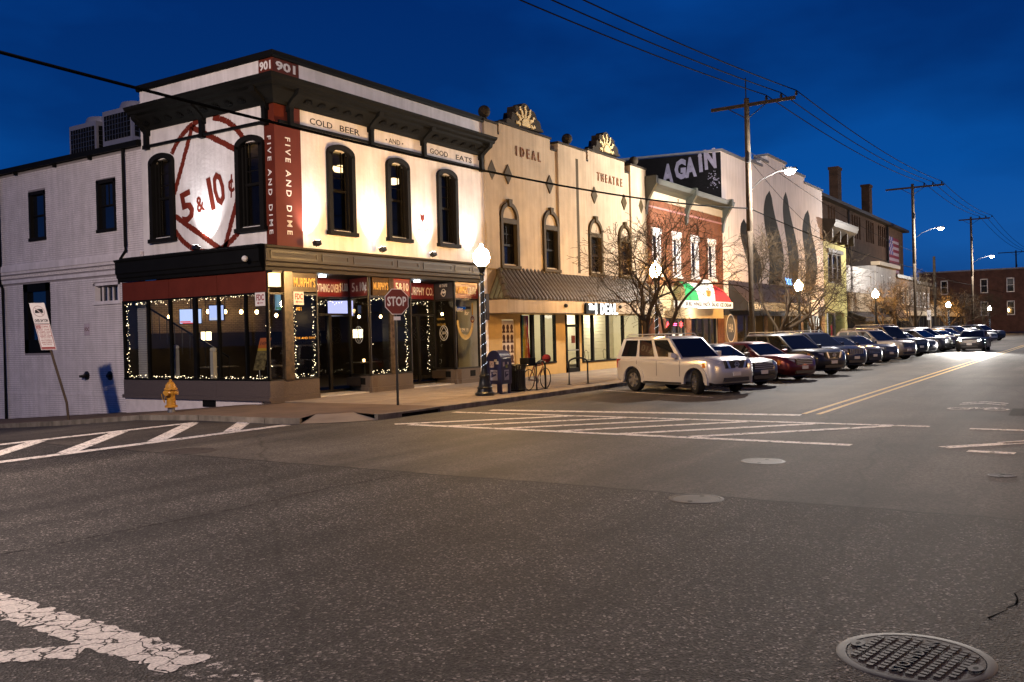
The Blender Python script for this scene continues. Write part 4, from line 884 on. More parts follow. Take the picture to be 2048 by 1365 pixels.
for x in (26.2, 31.9, 38.0):
    g = MB(); g.prism(Fr((x - .12, 0, 0), (0, -1, 0), (0, 0, 1), (1, 0, 0)), [(0, 8.0), (.10, 8.1), (.16, 8.6), (.30, 9.0), (.62, 9.5), (.76, 9.7), (.76, 10.12), (0, 10.12)], 0, .26); g.build('bracket', m_grn, bb)
g = MB(); g.fbox(FY, 26.2, 37.9, 8.55, 8.65, 0, .05); g.build('pink_course', M('pink stone', (.32, .16, .15), .8), bb)
g = MB(); g.fbox(FY, 26.2, 37.9, 7.78, 7.95, 0, .06); g.build('brick_course', m_bk, bb)
for a, b, c, d in BW:
    o = sashwin(FY, a, b, c, d, bb, m_wht); MB().fbox(FY, a - .12, b + .12, d + .03, d + .33, -.05, .06).build('lintel', m_wht, o); MB().fbox(FY, a - .1, b + .1, c - .2, c - .04, -.05, .10).build('sill', m_wht, o)
    MB().fbox(FY, b - .36, b - .08, c, d - .1, -.21, -.11).build('shutter', m_wht, o)
m_lit = M('cream shop wall', (.55, .42, .24), .75, var=.12)
g = MB(); g.wall(Fr((0, .02, 0)), 26.2, 37.95, 0, 4.35, [(28.6, 31.5, .7, 2.5), (32.3, 36.7, 0, 2.5)], .3); g.build('shop_wall', m_lit, bb)
MB().fbox(FY, 31.5, 32.28, 0, 2.5, -.01, .05).build('brick_pier', m_bk, bb); MB().fbox(FY, 36.72, 37.9, 0, 2.5, -.01, .05).build('brick_pier', m_bk, bb); MB().fbox(FY, 26.25, 28.58, 0, 2.5, -.01, .05).build('brick_pier', m_bk, bb)
for u in (28.6, 29.55, 30.5, 31.42): MB().fbox(FY, u, u + .1, .7, 2.5, -.2, -.05).build('mullion', m_dark, bb)
for u in (32.3, 33.4, 34.5, 35.6, 36.6): MB().fbox(FY, u, u + .12, 0, 2.5, -.2, -.05).build('mullion', m_dark, bb)
MB().quad(FY(28.6, .7, -.12), FY(31.5, .7, -.12), FY(31.5, 2.5, -.12), FY(28.6, 2.5, -.12)).build('shop_pane', m_glass, bb); MB().quad(FY(32.3, 0, -.12), FY(36.7, 0, -.12), FY(36.7, 2.5, -.12), FY(32.3, 2.5, -.12)).build('shop_pane', m_glass, bb)
g = MB(); g.quad((26.3, 3, 0), (37.8, 3, 0), (37.8, 3, 2.6), (26.3, 3, 2.6)); g.quad((26.3, .3, 2.6), (37.8, .3, 2.6), (37.8, 3, 2.6), (26.3, 3, 2.6)); g.quad((32, .3, 0), (32, 3, 0), (32, 3, 2.6), (32, .3, 2.6)); g.build('shop_interior', M('shop interior', (.25, .22, .2), .8), bb)
lamp('POINT', (30, 1.5, 2.2), 70, (.9, .95, 1), bb, .2)
for u, ch, c in ((28.9, 'A', (1, .04, .05)), (29.85, '=', (1, .1, .25)), (30.8, '✶', (1, .05, .05))): text(ch, FY, u, 2.0, .3, E('neon %s' % ch, c, 9.0), bb, -.1, width=.5, ext=.01)
for u in (29.7, 30.7): MB().fbox(FY, u, u + .5, 1.15, 1.65, -.11, -.10).build('window_poster', m_signw, bb)
# italian colours canopy
cn = root('shop_canopy', (32.4, -.9, 3.1), 'green white and red lit canopy over the food shop sign', 'canopy')
P0 = [(28.5, 3.45), (36.2, 3.45)]
def cquad(xs, m_):
    g = MB()
    for k in range(6):
        t0, t1 = k / 6, (k + 1) / 6
        f = lambda t: (-1.15 * math.cos(t * 1.5), 3.48 + 1.15 * math.sin(t * 1.5))
        (y0, z0), (y1, z1) = f(t0), f(t1); s0, s1 = 1.5 * math.sin(t0 * 1.2), 1.5 * math.sin(t1 * 1.2)
        X = lambda x, s: x + (s if x < 30 else -s if x > 34.9 else 0) * 1.0
        g.quad((X(xs[0], s0), y0, z0), (X(xs[1], s0), y0, z0), (X(xs[1], s1), y1, z1), (X(xs[0], s1), y1, z1))
    return g
cquad((28.5, 30.8), 0).build('green_panel', M('green canvas', (.02, .22, .07), .7, emis=(.02, .5, .15), es=.35), cn, True)
cquad((30.8, 33.0), 0).build('white_panel', M('white canvas', (.7, .68, .62), .7, emis=(1, .95, .8), es=.5), cn, True)
cquad((33.0, 36.2), 0).build('red_panel', M('red canvas', (.40, .02, .03), .7, emis=(.8, .03, .05), es=.3), cn, True)
arch = [(31.1, 3.5)] + [(32.2 - 1.1 * math.cos(math.pi * k / 14), 3.5 + 1.25 * math.sin(math.pi * k / 14)) for k in range(1, 14)] + [(33.3, 3.5)]
MB().prism(Fr((0, -1.16, 0)), arch, -.3, .02).build('arched_front', M('lit white canvas', (.7, .68, .62), .7, emis=(1, .95, .82), es=.6), cn)
m_och = M('ochre emblem', (.55, .3, .05), .7); MB().prism(Fr((0, -1.185, 0)), [(31.9, 3.75), (32.5, 3.75), (32.6, 4.1), (31.8, 4.1)], 0, .01).build('emblem', m_och, cn)
sb = root('shop_sign', (32.4, -1.1, 3.1), 'long white lit sign board reading wings pasta salad ice cream', 'sign')
MB().box(28.4, 36.3, -1.2, -.6, 3.08, 3.46).build('sign_board', M('lit sign face', (.75, .74, .68), .6, emis=(1, .97, .85), es=.4), sb)
text('SUBS  WINGS  PASTA  SALAD  ICE CREAM', Fr((0, -1.2, 0)), 28.7, 3.18, .2, m_blackL, sb, .006, width=7.3, bold=.01)
lamp('POINT', (32.3, -.75, 2.85), 110, (1, .96, .86), sb, .3)
# ================================================================== mural building
m_mu = M('pale pink render', (.74, .66, .63), .85, var=.10, vs=.5, stain=.14); m_mdk = M('charcoal mural paint', (.006, .0055, .0065), .85, var=.12); m_cop = M('grey coping', (.16, .16, .18), .7)
mu = root('mural_building', (38, 0, 0), 'tall pale rendered building with charcoal shapes painted on its front', 'building')
steps = [(38.0, 42.7, 13.3), (42.7, 46.3, 13.45), (46.3, 47.75, 13.9), (47.75, 52.3, 14.45), (52.3, 57.5, 14.1), (57.5, 63.0, 13.6)]
g = MB()
for a, b, z in steps: g.quad((a, -.02, 3.0), (b, -.02, 3.0), (b, -.02, z), (a, -.02, z)); g.quad((b, -.02, 13), (b, 1, 13), (b, 1, z), (b, -.02, z)); g.quad((a, -.02, 13), (a, 1, 13), (a, 1, z), (a, -.02, z))
g.quad((63, -.02, 3), (63, 12, 3), (63, 12, 13.6), (63, -.02, 13.6)); g.build('wall', m_mu, mu)
for a, b, z in steps: MB().box(a - .08, b + .08, -.12, 1.0, z, z + .16).build('coping', m_cop, mu)
m_dkb = brickmat('dark painted brick', (.010, .0095, .011), (.007, .0065, .0075), (.004, .004, .004), 'y')
MB().quad((37.98, -.02, 8), (37.98, 9, 8), (37.98, 9, 13.6), (37.98, -.02, 13.25)).build('side_wall', m_dkb, mu)
MB().add([(37.9, -.1, 13.3), (37.9, 9, 13.65), (38.2, 9, 13.65), (38.2, -.1, 13.3), (37.9, -.1, 13.42), (37.9, 9, 13.77), (38.2, 9, 13.77), (38.2, -.1, 13.42)], [(0, 1, 2, 3), (4, 5, 6, 7), (0, 1, 5, 4), (2, 3, 7, 6), (0, 3, 7, 4), (1, 2, 6, 5)]).build('side_coping', m_cop, mu)
Fg = Fr((37.98, 0, 0), (0, -1, 0), (0, 0, 1), (-1, 0, 0)); m_graf = M('silver graffiti paint', (.24, .225, .30), .6, var=.25, vs=3)
m_gro = M('graffiti outline', (.02, .02, .03), .7, var=0)
for i, (ch, dv) in enumerate(zip('AGAiN', (-.25, -.1, -.15, .05, .1))):
    u = (-3.98, -3.18, -2.34, -1.46, -1.08)[i]; text(ch, Fg, u, 11.95 + dv + .06 * i, 1.15, m_graf, mu, .01, width=.28 if ch == 'i' else .80, bold=.09, rot=random.uniform(-.07, .07))
g = MB()
for k in range(60): u, v = -random.gauss(.5, .18), random.gauss(11.5, .3); g.prism(Fg, circ(u, v, random.uniform(.015, .05), 6)[:-1], .006, .01)
g.build('paint_spatter', m_graf, mu)['kind'] = 'stuff'
# painted charcoal shapes: a plain stand-in, four upright leaf forms
def leaf(x0, zb, pts): MB().prism(Fr((x0, -.02, zb)), pts, 0, .006).build('painted_shape', m_mdk, mu)
def blade(w, h, lean=0.0, n=20):
    c = lambda k: lean * (k / n) ** 2 + .45 * w * math.sin(5.2 * k / n); l = [(c(k) - w * .8 * math.sin(math.pi * (.16 + .8 * k / n)) ** .7, h * k / n) for k in range(n)]; r = [(c(k) + w * .8 * math.sin(math.pi * (.16 + .8 * k / n)) ** .7, h * k / n) for k in range(n)]
    return l + [(c(n), h + .12)] + r[::-1]
leaf(43.6, 4.6, blade(1.9, 4.6, -.6)); leaf(48.4, 4.6, blade(2.3, 7.2, .6)); leaf(53.2, 4.6, blade(1.8, 7.6, -.3)); leaf(58.0, 4.6, blade(2.3, 6.8, 1.3))
# shop fronts under the mural
m_dkf = M('black shop front', (.02, .02, .022), .5)
g = MB(); g.box(38, 63, -.06, .1, 2.7, 3.5); g.build('sign_band', m_dkf, mu)
m_buff = brickmat('buff brick', (.36, .25, .13), (.30, .20, .10), (.22, .16, .1))
for a, b in ((38.0, 40.3), (46.3, 46.9), (50.4, 51.1), (55.5, 56.2), (62, 63)): MB().box(a, b, -.05, .2, 0, 2.7).build('brick_pier', m_buff, mu)
for x in (40.3, 42.2, 44.2, 46.2, 46.95, 48.6, 50.3, 51.15, 53.2, 55.4, 56.25, 58.2, 60.1, 61.9): MB().box(x - .06, x + .06, .0, .1, 0, 2.7).build('mullion', m_dkf, mu)
MB().quad((40.2, .08, 0), (62, .08, 0), (62, .08, 2.7), (40.2, .08, 2.7)).build('shop_pane', m_glass, mu)
g = MB(); g.quad((38, 3, 0), (63, 3, 0), (63, 3, 2.8), (38, 3, 2.8)); g.quad((38, .1, 2.8), (63, .1, 2.8), (63, 3, 2.8), (38, 3, 2.8))
for x in (46.5, 51, 56): g.quad((x, .2, 0), (x, 3, 0), (x, 3, 2.8), (x, .2, 2.8))
g.build('shop_interior', M('warm interior', (.3, .22, .14), .8), mu)
for x in (43, 49, 53.5, 59): lamp('POINT', (x, 1.3, 2.4), 40, (1, .75, .45), mu, .2)
# corrugated canopy with sign
cq = root('metal_canopy', (46, -.7, 3.5), 'sloping ribbed metal canopy over the dark shop front below the mural', 'canopy')
g = MB(); g.add([(38.8, -1.3, 3.55), (53.4, -1.3, 3.55), (53.4, -.05, 4.95), (38.8, -.05, 4.95)], [(0, 1, 2, 3)]); g.build('canopy_sheet', M('ribbed steel', (.16, .13, .13), .4, .6), cq)
rb = MB().add([(0, -1.32, 3.56), (.10, -1.32, 3.56), (.10, -.05, 4.99), (0, -.05, 4.99), (.05, -1.32, 3.61), (.05, -.05, 5.04)], [(0, 4, 5, 3), (4, 1, 2, 5)]).mesh('canopy_rib', MATS['ribbed steel'])
for i in range(48): o = link('canopy_rib', rb, cq, False); o.location = (38.85 + .303 * i - 46, .7, -3.5)
MB().prism(Fr((38.8, 0, 0), (0, -1, 0), (0, 0, 1), (-1, 0, 0)), [(.05, 3.0), (1.3, 3.0), (1.3, 3.55), (.05, 4.95)], -.02, 0).build('canopy_end', m_dkf, cq); MB().box(38.8, 53.4, -1.32, -1.26, 2.95, 3.55).build('canopy_valance', m_dkf, cq)
text('AVENUE', Fr((0, -1.33, 0)), 39.0, 3.1, .3, m_cream, cq, .006, width=3.2)
ov = root('oval_sign', (38.95, -.08, .9), 'tall white outlined oval monogram sign on buff brick pier', 'sign'); Fo = Fr((0, -.06, 0))
MB().prism(Fo, circ(38.98, 1.85, .92, 28, .95, 1.02)[:-1], 0, .02).build('sign_face', m_dkp, ov); MB().ring(Fo, circ(38.98, 1.85, .92, 28, .95, 1.02), circ(38.98, 1.85, .84, 28, .95, 1.02), .02, .03).build('sign_rim', m_cream, ov); text('HA', Fo, 38.55, 1.6, .55, m_cream, ov, .024, width=.85)
ys_ = root('neon_sign', (50.9, -.5, 5.1), 'small blue neon word sign above the ribbed metal canopy', 'sign'); text('YOG', Fr((0, -.5, 0)), 49.9, 5.05, .5, E('blue neon', (.2, .45, 1), 4.0), ys_, .02, width=1.7, ext=.02, bold=.01); MB().box(49.8, 51.8, -.46, -.4, 4.95, 5.65).build('sign_backing', m_black, ys_); MB().box(50.7, 50.8, -.42, 0, 5.2, 5.3).build('sign_arm', m_black, ys_)

# ================================================================== yellow building
m_ye = M('yellow painted render', (.34, .31, .12), .8, var=.12, vs=.8); yb = root('yellow_building', (63.1, 0, 0), 'narrow yellow painted shop with heavy bracketed cornice and a bright window', 'building')
g = MB(); g.wall(FY, 63.1, 71.4, 3.2, 10.0, [(64.6, 69.4, 5.75, 8.4)], .3); g.wall(FY, 63.1, 71.4, 0, 3.2, [(63.6, 70.3, .25, 3.05)], .3); g.quad((71.4, 0, 0), (71.4, 10, 0), (71.4, 10, 10), (71.4, 0, 10)); g.build('wall', m_ye, yb)
g = MB(); g.prism(Fr((62.9, 0, 0), (0, -1, 0), (0, 0, 1), (1, 0, 0)), [(-.3, 9.6), (.15, 9.6), (.4, 10.0), (1.0, 10.5), (1.15, 10.9), (1.15, 11.1), (-.3, 11.3)], 0, 8.8); g.build('cornice', m_brown, yb)
for x in (63.2, 66, 68.6, 71.2): MB().box(x, x + .2, -.8, 0, 9.3, 10.3).build('bracket', m_brown, yb)
MB().fbox(FY, 64.3, 69.7, 8.42, 8.75, 0, .2).build('hood', m_brown, yb)
for a, b in ((64.6, 66.1), (66.2, 67.8), (67.9, 69.4)): sashwin(FY, a, b, 5.75, 8.4, yb, m_brown)
MB().fbox(FY, 63.6, 70.3, .25, 3.05, -1.6, -1.5).build('lit_backdrop', M('white display wall', (.8, .8, .78), .8, emis=(1, .97, .92), es=.7), yb); MB().quad(FY(63.6, .25, -.1), FY(70.3, .25, -.1), FY(70.3, 3.05, -.1), FY(63.6, 3.05, -.1)).build('shop_pane', m_glass, yb); lamp('POINT', (67, .9, 2.8), 130, (1, .96, .9), yb, .2)
g = MB(); 
for u in (63.55, 70.25): g.fbox(FY, u, u + .15, .2, 3.1, -.2, .03)
g.fbox(FY, 63.55, 70.4, 3.05, 3.2, -.2, .03); g.build('shop_frame', m_ye, yb); MB().fbox(FY, 66.3, 66.9, .25, 3.05, -.15, 0).build('door_post', m_dark, yb)
def mannequin(x, y, col, label):
    o = root('mannequin', (x, y, .25), label, 'mannequin'); z = .25
    MB().lathe([(.2, z), (.2, z + .03), (.02, z + .05), (.02, z + .3)], (x, y, 0), 12).build('stand', m_dark, o)
    b = MB().lathe([(.10, z + .3), (.17, z + .8), (.15, z + 1.05), (.12, z + 1.2), (.17, z + 1.45), (.18, z + 1.58), (.06, z + 1.66), (.05, z + 1.72)], (x, y, 0), 14).build('torso', M('dress ' + label[:6], col, .9), o, True)
    MB().ball((x, y, z + 1.84), .11, 12, 8, 1.2).build('head', m_dark, o, True)
    for s in (-1, 1): MB().tube([(x + s * .17, y, z + 1.55), (x + s * .25, y - .03, z + 1.2), (x + s * .22, y - .1, z + .9)], [.06, .05, .035], 8).build('arm', MATS['dress ' + label[:6]], o, True)
mannequin(66.0, .7, (.03, .03, .035), 'dark dressed mannequin in the bright shop window'); mannequin(68.6, .7, (.3, .03, .04), 'red dressed mannequin in the bright shop window')

# ================================================================== large brick school block
m_sc = brickmat('school brick', (.075, .042, .026), (.055, .032, .02), (.05, .033, .025)); sc = root('school_building', (83, 5, 0), 'long dark brick block with two tall chimneys behind the low shops', 'building')
SW = []
for x0, n in ((85.2, 3), (96.5, 4), (104.3, 4), (111.7, 4)):
    for k in range(n): SW.append((x0 + 1.28 * k, x0 + 1.28 * k + .85, 12.5 if n == 4 else 13.6, 15.3))
F5 = Fr((0, 5, 0)); g = MB(); g.wall(F5, 76, 129.6, 0, 15.9, SW, .3); g.quad((129.6, 5, 0), (129.6, 30, 0), (129.6, 30, 15.9), (129.6, 5, 15.9)); g.quad((76, 5, 0), (76, 30, 0), (76, 30, 15.9), (76, 5, 15.9)); g.build('wall', m_sc, sc)
for a, b, c, d in SW:
    o = MB().fbox(F5, a, b, c, d, -.3, -.25).build('window', m_gdark, sc); MB().fbox(F5, a, b, (c + d) / 2 - .06, (c + d) / 2 + .06, -.25, -.2).build('sash_rail', m_brown, o)
MB().add([(75.5, 4.3, 15.9), (130.2, 4.3, 15.9), (130.2, 31, 15.9), (75.5, 31, 15.9), (82, 17, 20.2), (124, 17, 20.2)], [(0, 1, 5, 4), (1, 2, 5), (2, 3, 4, 5), (3, 0, 4)]).build('roof', M('slate roof', (.03, .03, .033), .7), sc); MB().box(75.4, 130.3, 4.2, 5, 15.6, 15.95).build('eave', m_brown, sc)
for x in (91.4, 108.2): MB().box(x, x + 1.7, 5.3, 6.3, 14, 20.1).build('chimney', m_sc, sc); MB().box(x - .1, x + 1.8, 5.2, 6.4, 20.1, 20.4).build('chimney_cap', m_sc, sc)
for x in (94.6, 117.8): MB().tube([(x, 4.9, 15.7), (x, 4.9, 5)], .1).build('downspout', m_dark, sc)
bn = root('painted_banner', (122.2, 4.9, 9), 'flag like banner of blue white checks and red stripes on the school wall', 'banner')
for i in range(13): MB().fbox(F5, 118.7, 125.9, 14.3 - .42 * (i + 1), 14.3 - .42 * i, .02, .05).build('stripe', M('banner red', (.09, .015, .025), .8) if i % 2 == 0 else M('banner white', (.18, .13, .15), .8), bn)
for i in range(4):
    for j in range(5): MB().fbox(F5, 118.7 + .7 * i, 119.4 + .7 * i, 14.3 - .5 * (j + 1), 14.3 - .5 * j, .05, .07).build('check', M('banner blue', (.025, .035, .12), .8) if (i + j) % 2 else MATS['banner white'], bn)

# ================================================================== low shops down the avenue
lw = root('low_shop', (71.7, 0, 0), 'low pale shop with vertical finned front and black awning', 'building')
g = MB(); g.quad((71.5, 0, 5.1), (84, 0, 5.1), (84, 0, 7.6), (71.5, 0, 7.6)); g.quad((84, -.15, 4.8), (95, -.15, 4.8), (95, -.15, 8.2), (84, -.15, 8.2)); g.quad((84, -.15, 4.8), (84, 4, 4.8), (84, 4, 8.2), (84, -.15, 8.2)); g.quad((95, 0, 0), (95, 8, 0), (95, 8, 8), (95, 0, 8)); g.build('wall', M('grey white paint', (.40, .38, .36), .8, var=.2, stain=.15), lw)
g = MB(); g.box(83.8, 95.4, -.6, .3, 8.2, 8.6); g.build('cornice', m_crm, lw); MB().quad((71.5, .05, 0), (95, .05, 0), (95, .05, 5.1), (71.5, .05, 5.1)).build('shop_back', m_brown, lw)
for i in range(26): MB().box(71.9 + .5 * i, 72.1 + .5 * i, -.25, 0, 3.2, 5.0).build('fin', m_crm, lw)
for a, b in ((86.5, 88), (90.5, 92)): sashwin(Fr((0, -.15, 0)), a, b, 5.3, 7.2, lw, m_brown)
aw = root('black_awning', (79, -1, 2.3), 'long black canvas awning on the finned low shop', 'awning'); MB().prism(Fr((71.9, 0, 0), (0, -1, 0), (0, 0, 1), (1, 0, 0)), [(0, 3.2), (1.6, 2.6), (1.6, 2.2), (1.55, 2.2), (1.55, 2.5), (0, 3.1)], 0, 14).build('awning_cloth', m_dkf, aw); MB().tube([(72, -1.5, 2.3), (72, 0, 2.6)], .03).build('awning_arm', m_dark, aw)
aw2 = root('plaid_awning', (93, -1, 2.2), 'small lit plaid awning beyond the black awning', 'awning'); MB().prism(Fr((88.8, 0, 0), (0, -1, 0), (0, 0, 1), (1, 0, 0)), [(0, 4.3), (1.5, 2.7), (1.5, 2.2), (1.45, 2.2), (1.45, 2.6), (0, 4.2)], 0, 6).build('awning_cloth', M('plaid canvas', (.32, .2, .12), .9, var=.6, vs=2.5), aw2); MB().box(88.8, 94.8, -1.55, -1.5, 2.2, 2.45).build('awning_valance', M('amber canvas', (.5, .3, .08), .9), aw2)
def farshop(x0, x1, h, mat, label, cor=.3):
    o = root('distant_shop', (x0, 0, 0), label, 'building'); w = x1 - x0
    hs = [(x0 + w * (k + .25) / 4, x0 + w * (k + .75) / 4, h * .58, h * .85) for k in range(4)] if h > 6 else []
    g = MB(); g.wall(FY, x0, x1, 0, h, hs + [(x0 + .5, x1 - .5, .4, 2.8)], .3); g.quad((x0, 0, 0), (x0, 9, 0), (x0, 9, h), (x0, 0, h)); g.quad((x1, 0, 0), (x1, 9, 0), (x1, 9, h), (x1, 0, h)); g.build('wall', mat, o)
    for h_ in hs: sashwin(FY, *h_, o, m_wht)
    MB().box(x0, x1, -cor, .3, h, h + .4).build('cornice', m_brown, o); MB().quad((x0 + .5, .2, .4), (x1 - .5, .2, .4), (x1 - .5, .2, 2.8), (x0 + .5, .2, 2.8)).build('shop_pane', m_gdark, o)
    MB().box(x0 + .3, x1 - .3, -.2, 0, 2.9, 3.5).build('sign_band', m_crm, o)
    for k in range(1, 4): MB().box(x0 + w * k / 4 - .1, x0 + w * k / 4 + .1, -.02, .15, .4, 2.8).build('mullion', m_dark, o)
farshop(95.2, 108, 7.3, M('grey shop front', (.16, .12, .09), .8), 'grey two storey shop past the plaid awning'); farshop(108.2, 120, 7.0, M('dull brown render', (.11, .08, .06), .8), 'dull brown shop farther along the avenue'); farshop(120.3, 136, 4.7, m_crm, 'low cream shop with flat cornice farther down the avenue'); farshop(136.3, 158, 4.3, M('tan shop', (.25, .18, .1), .8), 'last low tan shop before the dark brick block')
m_db = brickmat('dark brick', (.10, .05, .038), (.08, .042, .032), (.06, .04, .035), 'y'); db = root('dark_brick_block', (162, 0, 0), 'dark brick block with white framed windows closing the far end of the avenue', 'building')
Fd = Fr((162, 0, 0), (0, -1, 0), (0, 0, 1), (-1, 0, 0)); DW = [(u, u + 1.15, v, v + 2.4) for u in (-4.4, 2.0, 6.1, 10.2, 14.3, 18.4) for v in (3.0, 7.0)]
g = MB(); g.wall(Fd, -8, 40, 0, 10.9, DW, .3); g.build('wall', m_db, db); MB().fbox(Fd, -8.2, 40, 10.9, 11.15, -.5, .15).build('coping', m_cop, db); MB().box(162.4, 180, -40, 8, 10.5, 10.6).build('roof', m_black, db)
for w_ in DW: sashwin(Fd, *w_, db, m_wht)
# ================================================================== cars
m_tyre = M('tyre rubber', (.012, .012, .012), .8, var=.1); m_rim = M('alloy rim', (.42, .41, .40), .3, .9, var=.05); m_carg = M('car glass', (.006, .007, .009), .03, var=0, spec=.6)
m_chr = M('chrome', (.55, .55, .55), .28, .9, var=0); m_hl = M('headlight lens', (.55, .54, .52), .08, .2, var=.4, vs=14, coat=1.0); m_amb = M('amber lens', (.45, .16, .02), .2, var=0); m_plast = M('black trim plastic', (.018, .018, .019), .5, var=.05); m_tail = M('red tail lens', (.25, .01, .01), .2, var=0); m_plate = M('number plate', (.6, .58, .55), .5, var=.1)
def paintm(name, col, metal=.5, rough=.32): return M(name, col, rough, metal, var=.04, coat=.45)
WH = {}
def wheel_mesh(r):
    if r in WH: return WH[r]
    w = .115
    t = MB().lathe([(r * .62, -w), (r * .80, -w - .012), (r * .95, -w * .92), (r, -w * .6), (r, w * .6), (r * .95, w * .92), (r * .80, w + .012), (r * .62, w)], (0, 0, 0), 28, 'y', False).mesh('wheel', m_tyre, True)
    g = MB().lathe([(r * .66, -w * .9), (r * .66, w * .98), (r * .60, w * .98), (r * .58, w * .3), (.001, w * .3)], (0, 0, 0), 28, 'y', False)
    for k in range(6):
        a = 6.28318 * k / 6; c, s = math.cos(a), math.sin(a); P = lambda rr, q, y: (c * rr - s * q, y, s * rr + c * q)
        g.add([P(.03, -.045, w * .8), P(.03, .045, w * .8), P(r * .62, .05, w * .92), P(r * .62, -.05, w * .92), P(.03, -.045, w * .35), P(.03, .045, w * .35), P(r * .62, .05, w * .35), P(r * .62, -.05, w * .35)], [(0, 1, 2, 3), (0, 4, 5, 1), (1, 5, 6, 2), (2, 6, 7, 3), (3, 7, 4, 0)])
    g.lathe([(.065, w * .3), (.06, w * .95), (.001, w * .97)], (0, 0, 0), 14, 'y')
    WH[r] = (t, g.mesh('rim', m_rim, True)); return WH[r]
def car(label, pm, L_=4.7, W_=1.84, H=1.45, hood=.95, belt=.98, cowl=.95, rf=.25, rr=-1.15, rb=-1.75, wb=2.8, off=.12, r=.33, z0=.24, kind='sedan', steer=0.0, near=True, grille='bar', group='cars parked at an angle along the kerb', lit=False):
    o = root('car', (0, 0, 0), label, 'car', group); del o['_root']
    xf, xr, hw = L_ / 2, -L_ / 2, W_ / 2; xw = (wb / 2 + off, -wb / 2 + off); ra = r + .075
    prof = [(xf - .12, z0, 'b')]
    for c in xw:
        prof += [(c + ra * math.cos(math.pi * k / 10), z0 + .0, 'a%f' % max(0, (r + ra * math.sin(math.pi * k / 10)) - z0)) for k in range(11)]
    van = kind != 'sedan'
    prof += [(xr + .14, z0, 'b'), (xr + .01, z0 + .16, ''), (xr, z0 + .35, ''), (xr + .03, belt - .22, ''), (xr + .10, belt - .03, 't'), (rb - .05, belt + .0, 't'), (0, belt, 't'), (cowl, belt + .01, 't'), (cowl + (xf - cowl) * .5, (belt + hood) / 2 + .025, 't'), (xf - .28, hood - .02, 't'), (xf - .10, hood - .10, 't'), (xf - .02, hood - .28, ''), (xf, z0 + .26, ''), (xf - .05, z0 + .08, 'b')]
    lay = [-1, -.94, -.82, -.55, 0, .55, .82, .94, 1]; pull = {0: 0, .55: .03, .82: .10, .94: .19, 1: .30}; drop = {0: 0, .55: .004, .82: .02, .94: .045, 1: .11}
    g = MB(); n = len(prof); vs = []
    for s in lay:
        q = abs(s)
        for x, z, k in prof:
            wgt = (abs(x) / xf) ** 7; X = x - math.copysign(pull[q] * wgt, x); Z = z
            if k == 't': Z = z - drop[q]
            if k.startswith('a') and q > .7: Z = z + float(k[1:])
            if k == 'b' and q > .9: Z = z + .04
            vs.append((X, s * hw * (1 if k == 't' or q < 1 else 1.0), Z))
    fs = [(i * n + j, i * n + (j + 1) % n, (i + 1) * n + (j + 1) % n, (i + 1) * n + j) for i in range(len(lay) - 1) for j in range(n)]
    fs += [tuple(range(n)), tuple((len(lay) - 1) * n + j for j in range(n))]
    g.add(vs, fs).build('body', pm, o, True, False, 40)
    # greenhouse
    bw, rw = hw * .93, hw * .77; zb = belt - .05; zt = H - .07
    bf, br_, tf, tr = (cowl, zb), (rb, zb), (rf, zt), (rr, zt)
    V = [(x, s * w, z) for s in (-1, 1) for (x, z), w in ((bf, bw), (br_, bw), (tr, rw), (tf, rw))]
    V += [(x, s * (rw - .16), H) for s in (-1, 1) for x in (rr + .12, rf - .22)]
    MB().add(V, [(0, 1, 2, 3), (4, 5, 6, 7), (0, 3, 7, 4), (1, 2, 6, 5), (2, 3, 9, 8), (6, 7, 11, 10), (3, 7, 11, 9), (2, 6, 10, 8), (8, 9, 11, 10)]).build('cabin', pm, o, True, False, 50)
    def lerp(a, b, t): return tuple(a[i] + (b[i] - a[i]) * t for i in range(len(a)))
    def pane(name, A, B, C, D, nrm, mat=m_carg):
        d = Vector(nrm).normalized() * .008; MB().quad(*[Vector(p) + d for p in (A, B, C, D)]).build(name, mat, o, False, False)
    # windscreen A=base right .. ; inset
    WS = [(cowl, -bw, zb), (cowl, bw, zb), (rf, rw, zt), (rf, -rw, zt)]
    def inset(Q, a, b):
        f = lambda u, v: lerp(lerp(Q[0], Q[1], u), lerp(Q[3], Q[2], u), v)
        return f(a, b[0]), f(1 - a, b[0]), f(1 - a, b[1]), f(a, b[1])
    nx = Vector((zt - zb, 0, cowl - rf))
    pane('windscreen', *inset(WS, .05, (.10, .97)), nx)
    RS = [(rb, -bw, zb), (rb, bw, zb), (rr, rw, zt), (rr, -rw, zt)]; pane('rear_window', *inset(RS, .08, (.25, .93)), Vector((-(zt - zb), 0, rr - rb)))
    us = [(.05, .33), (.38, .63), (.67, .93)] if van else [(.07, .45), (.50, .86)]
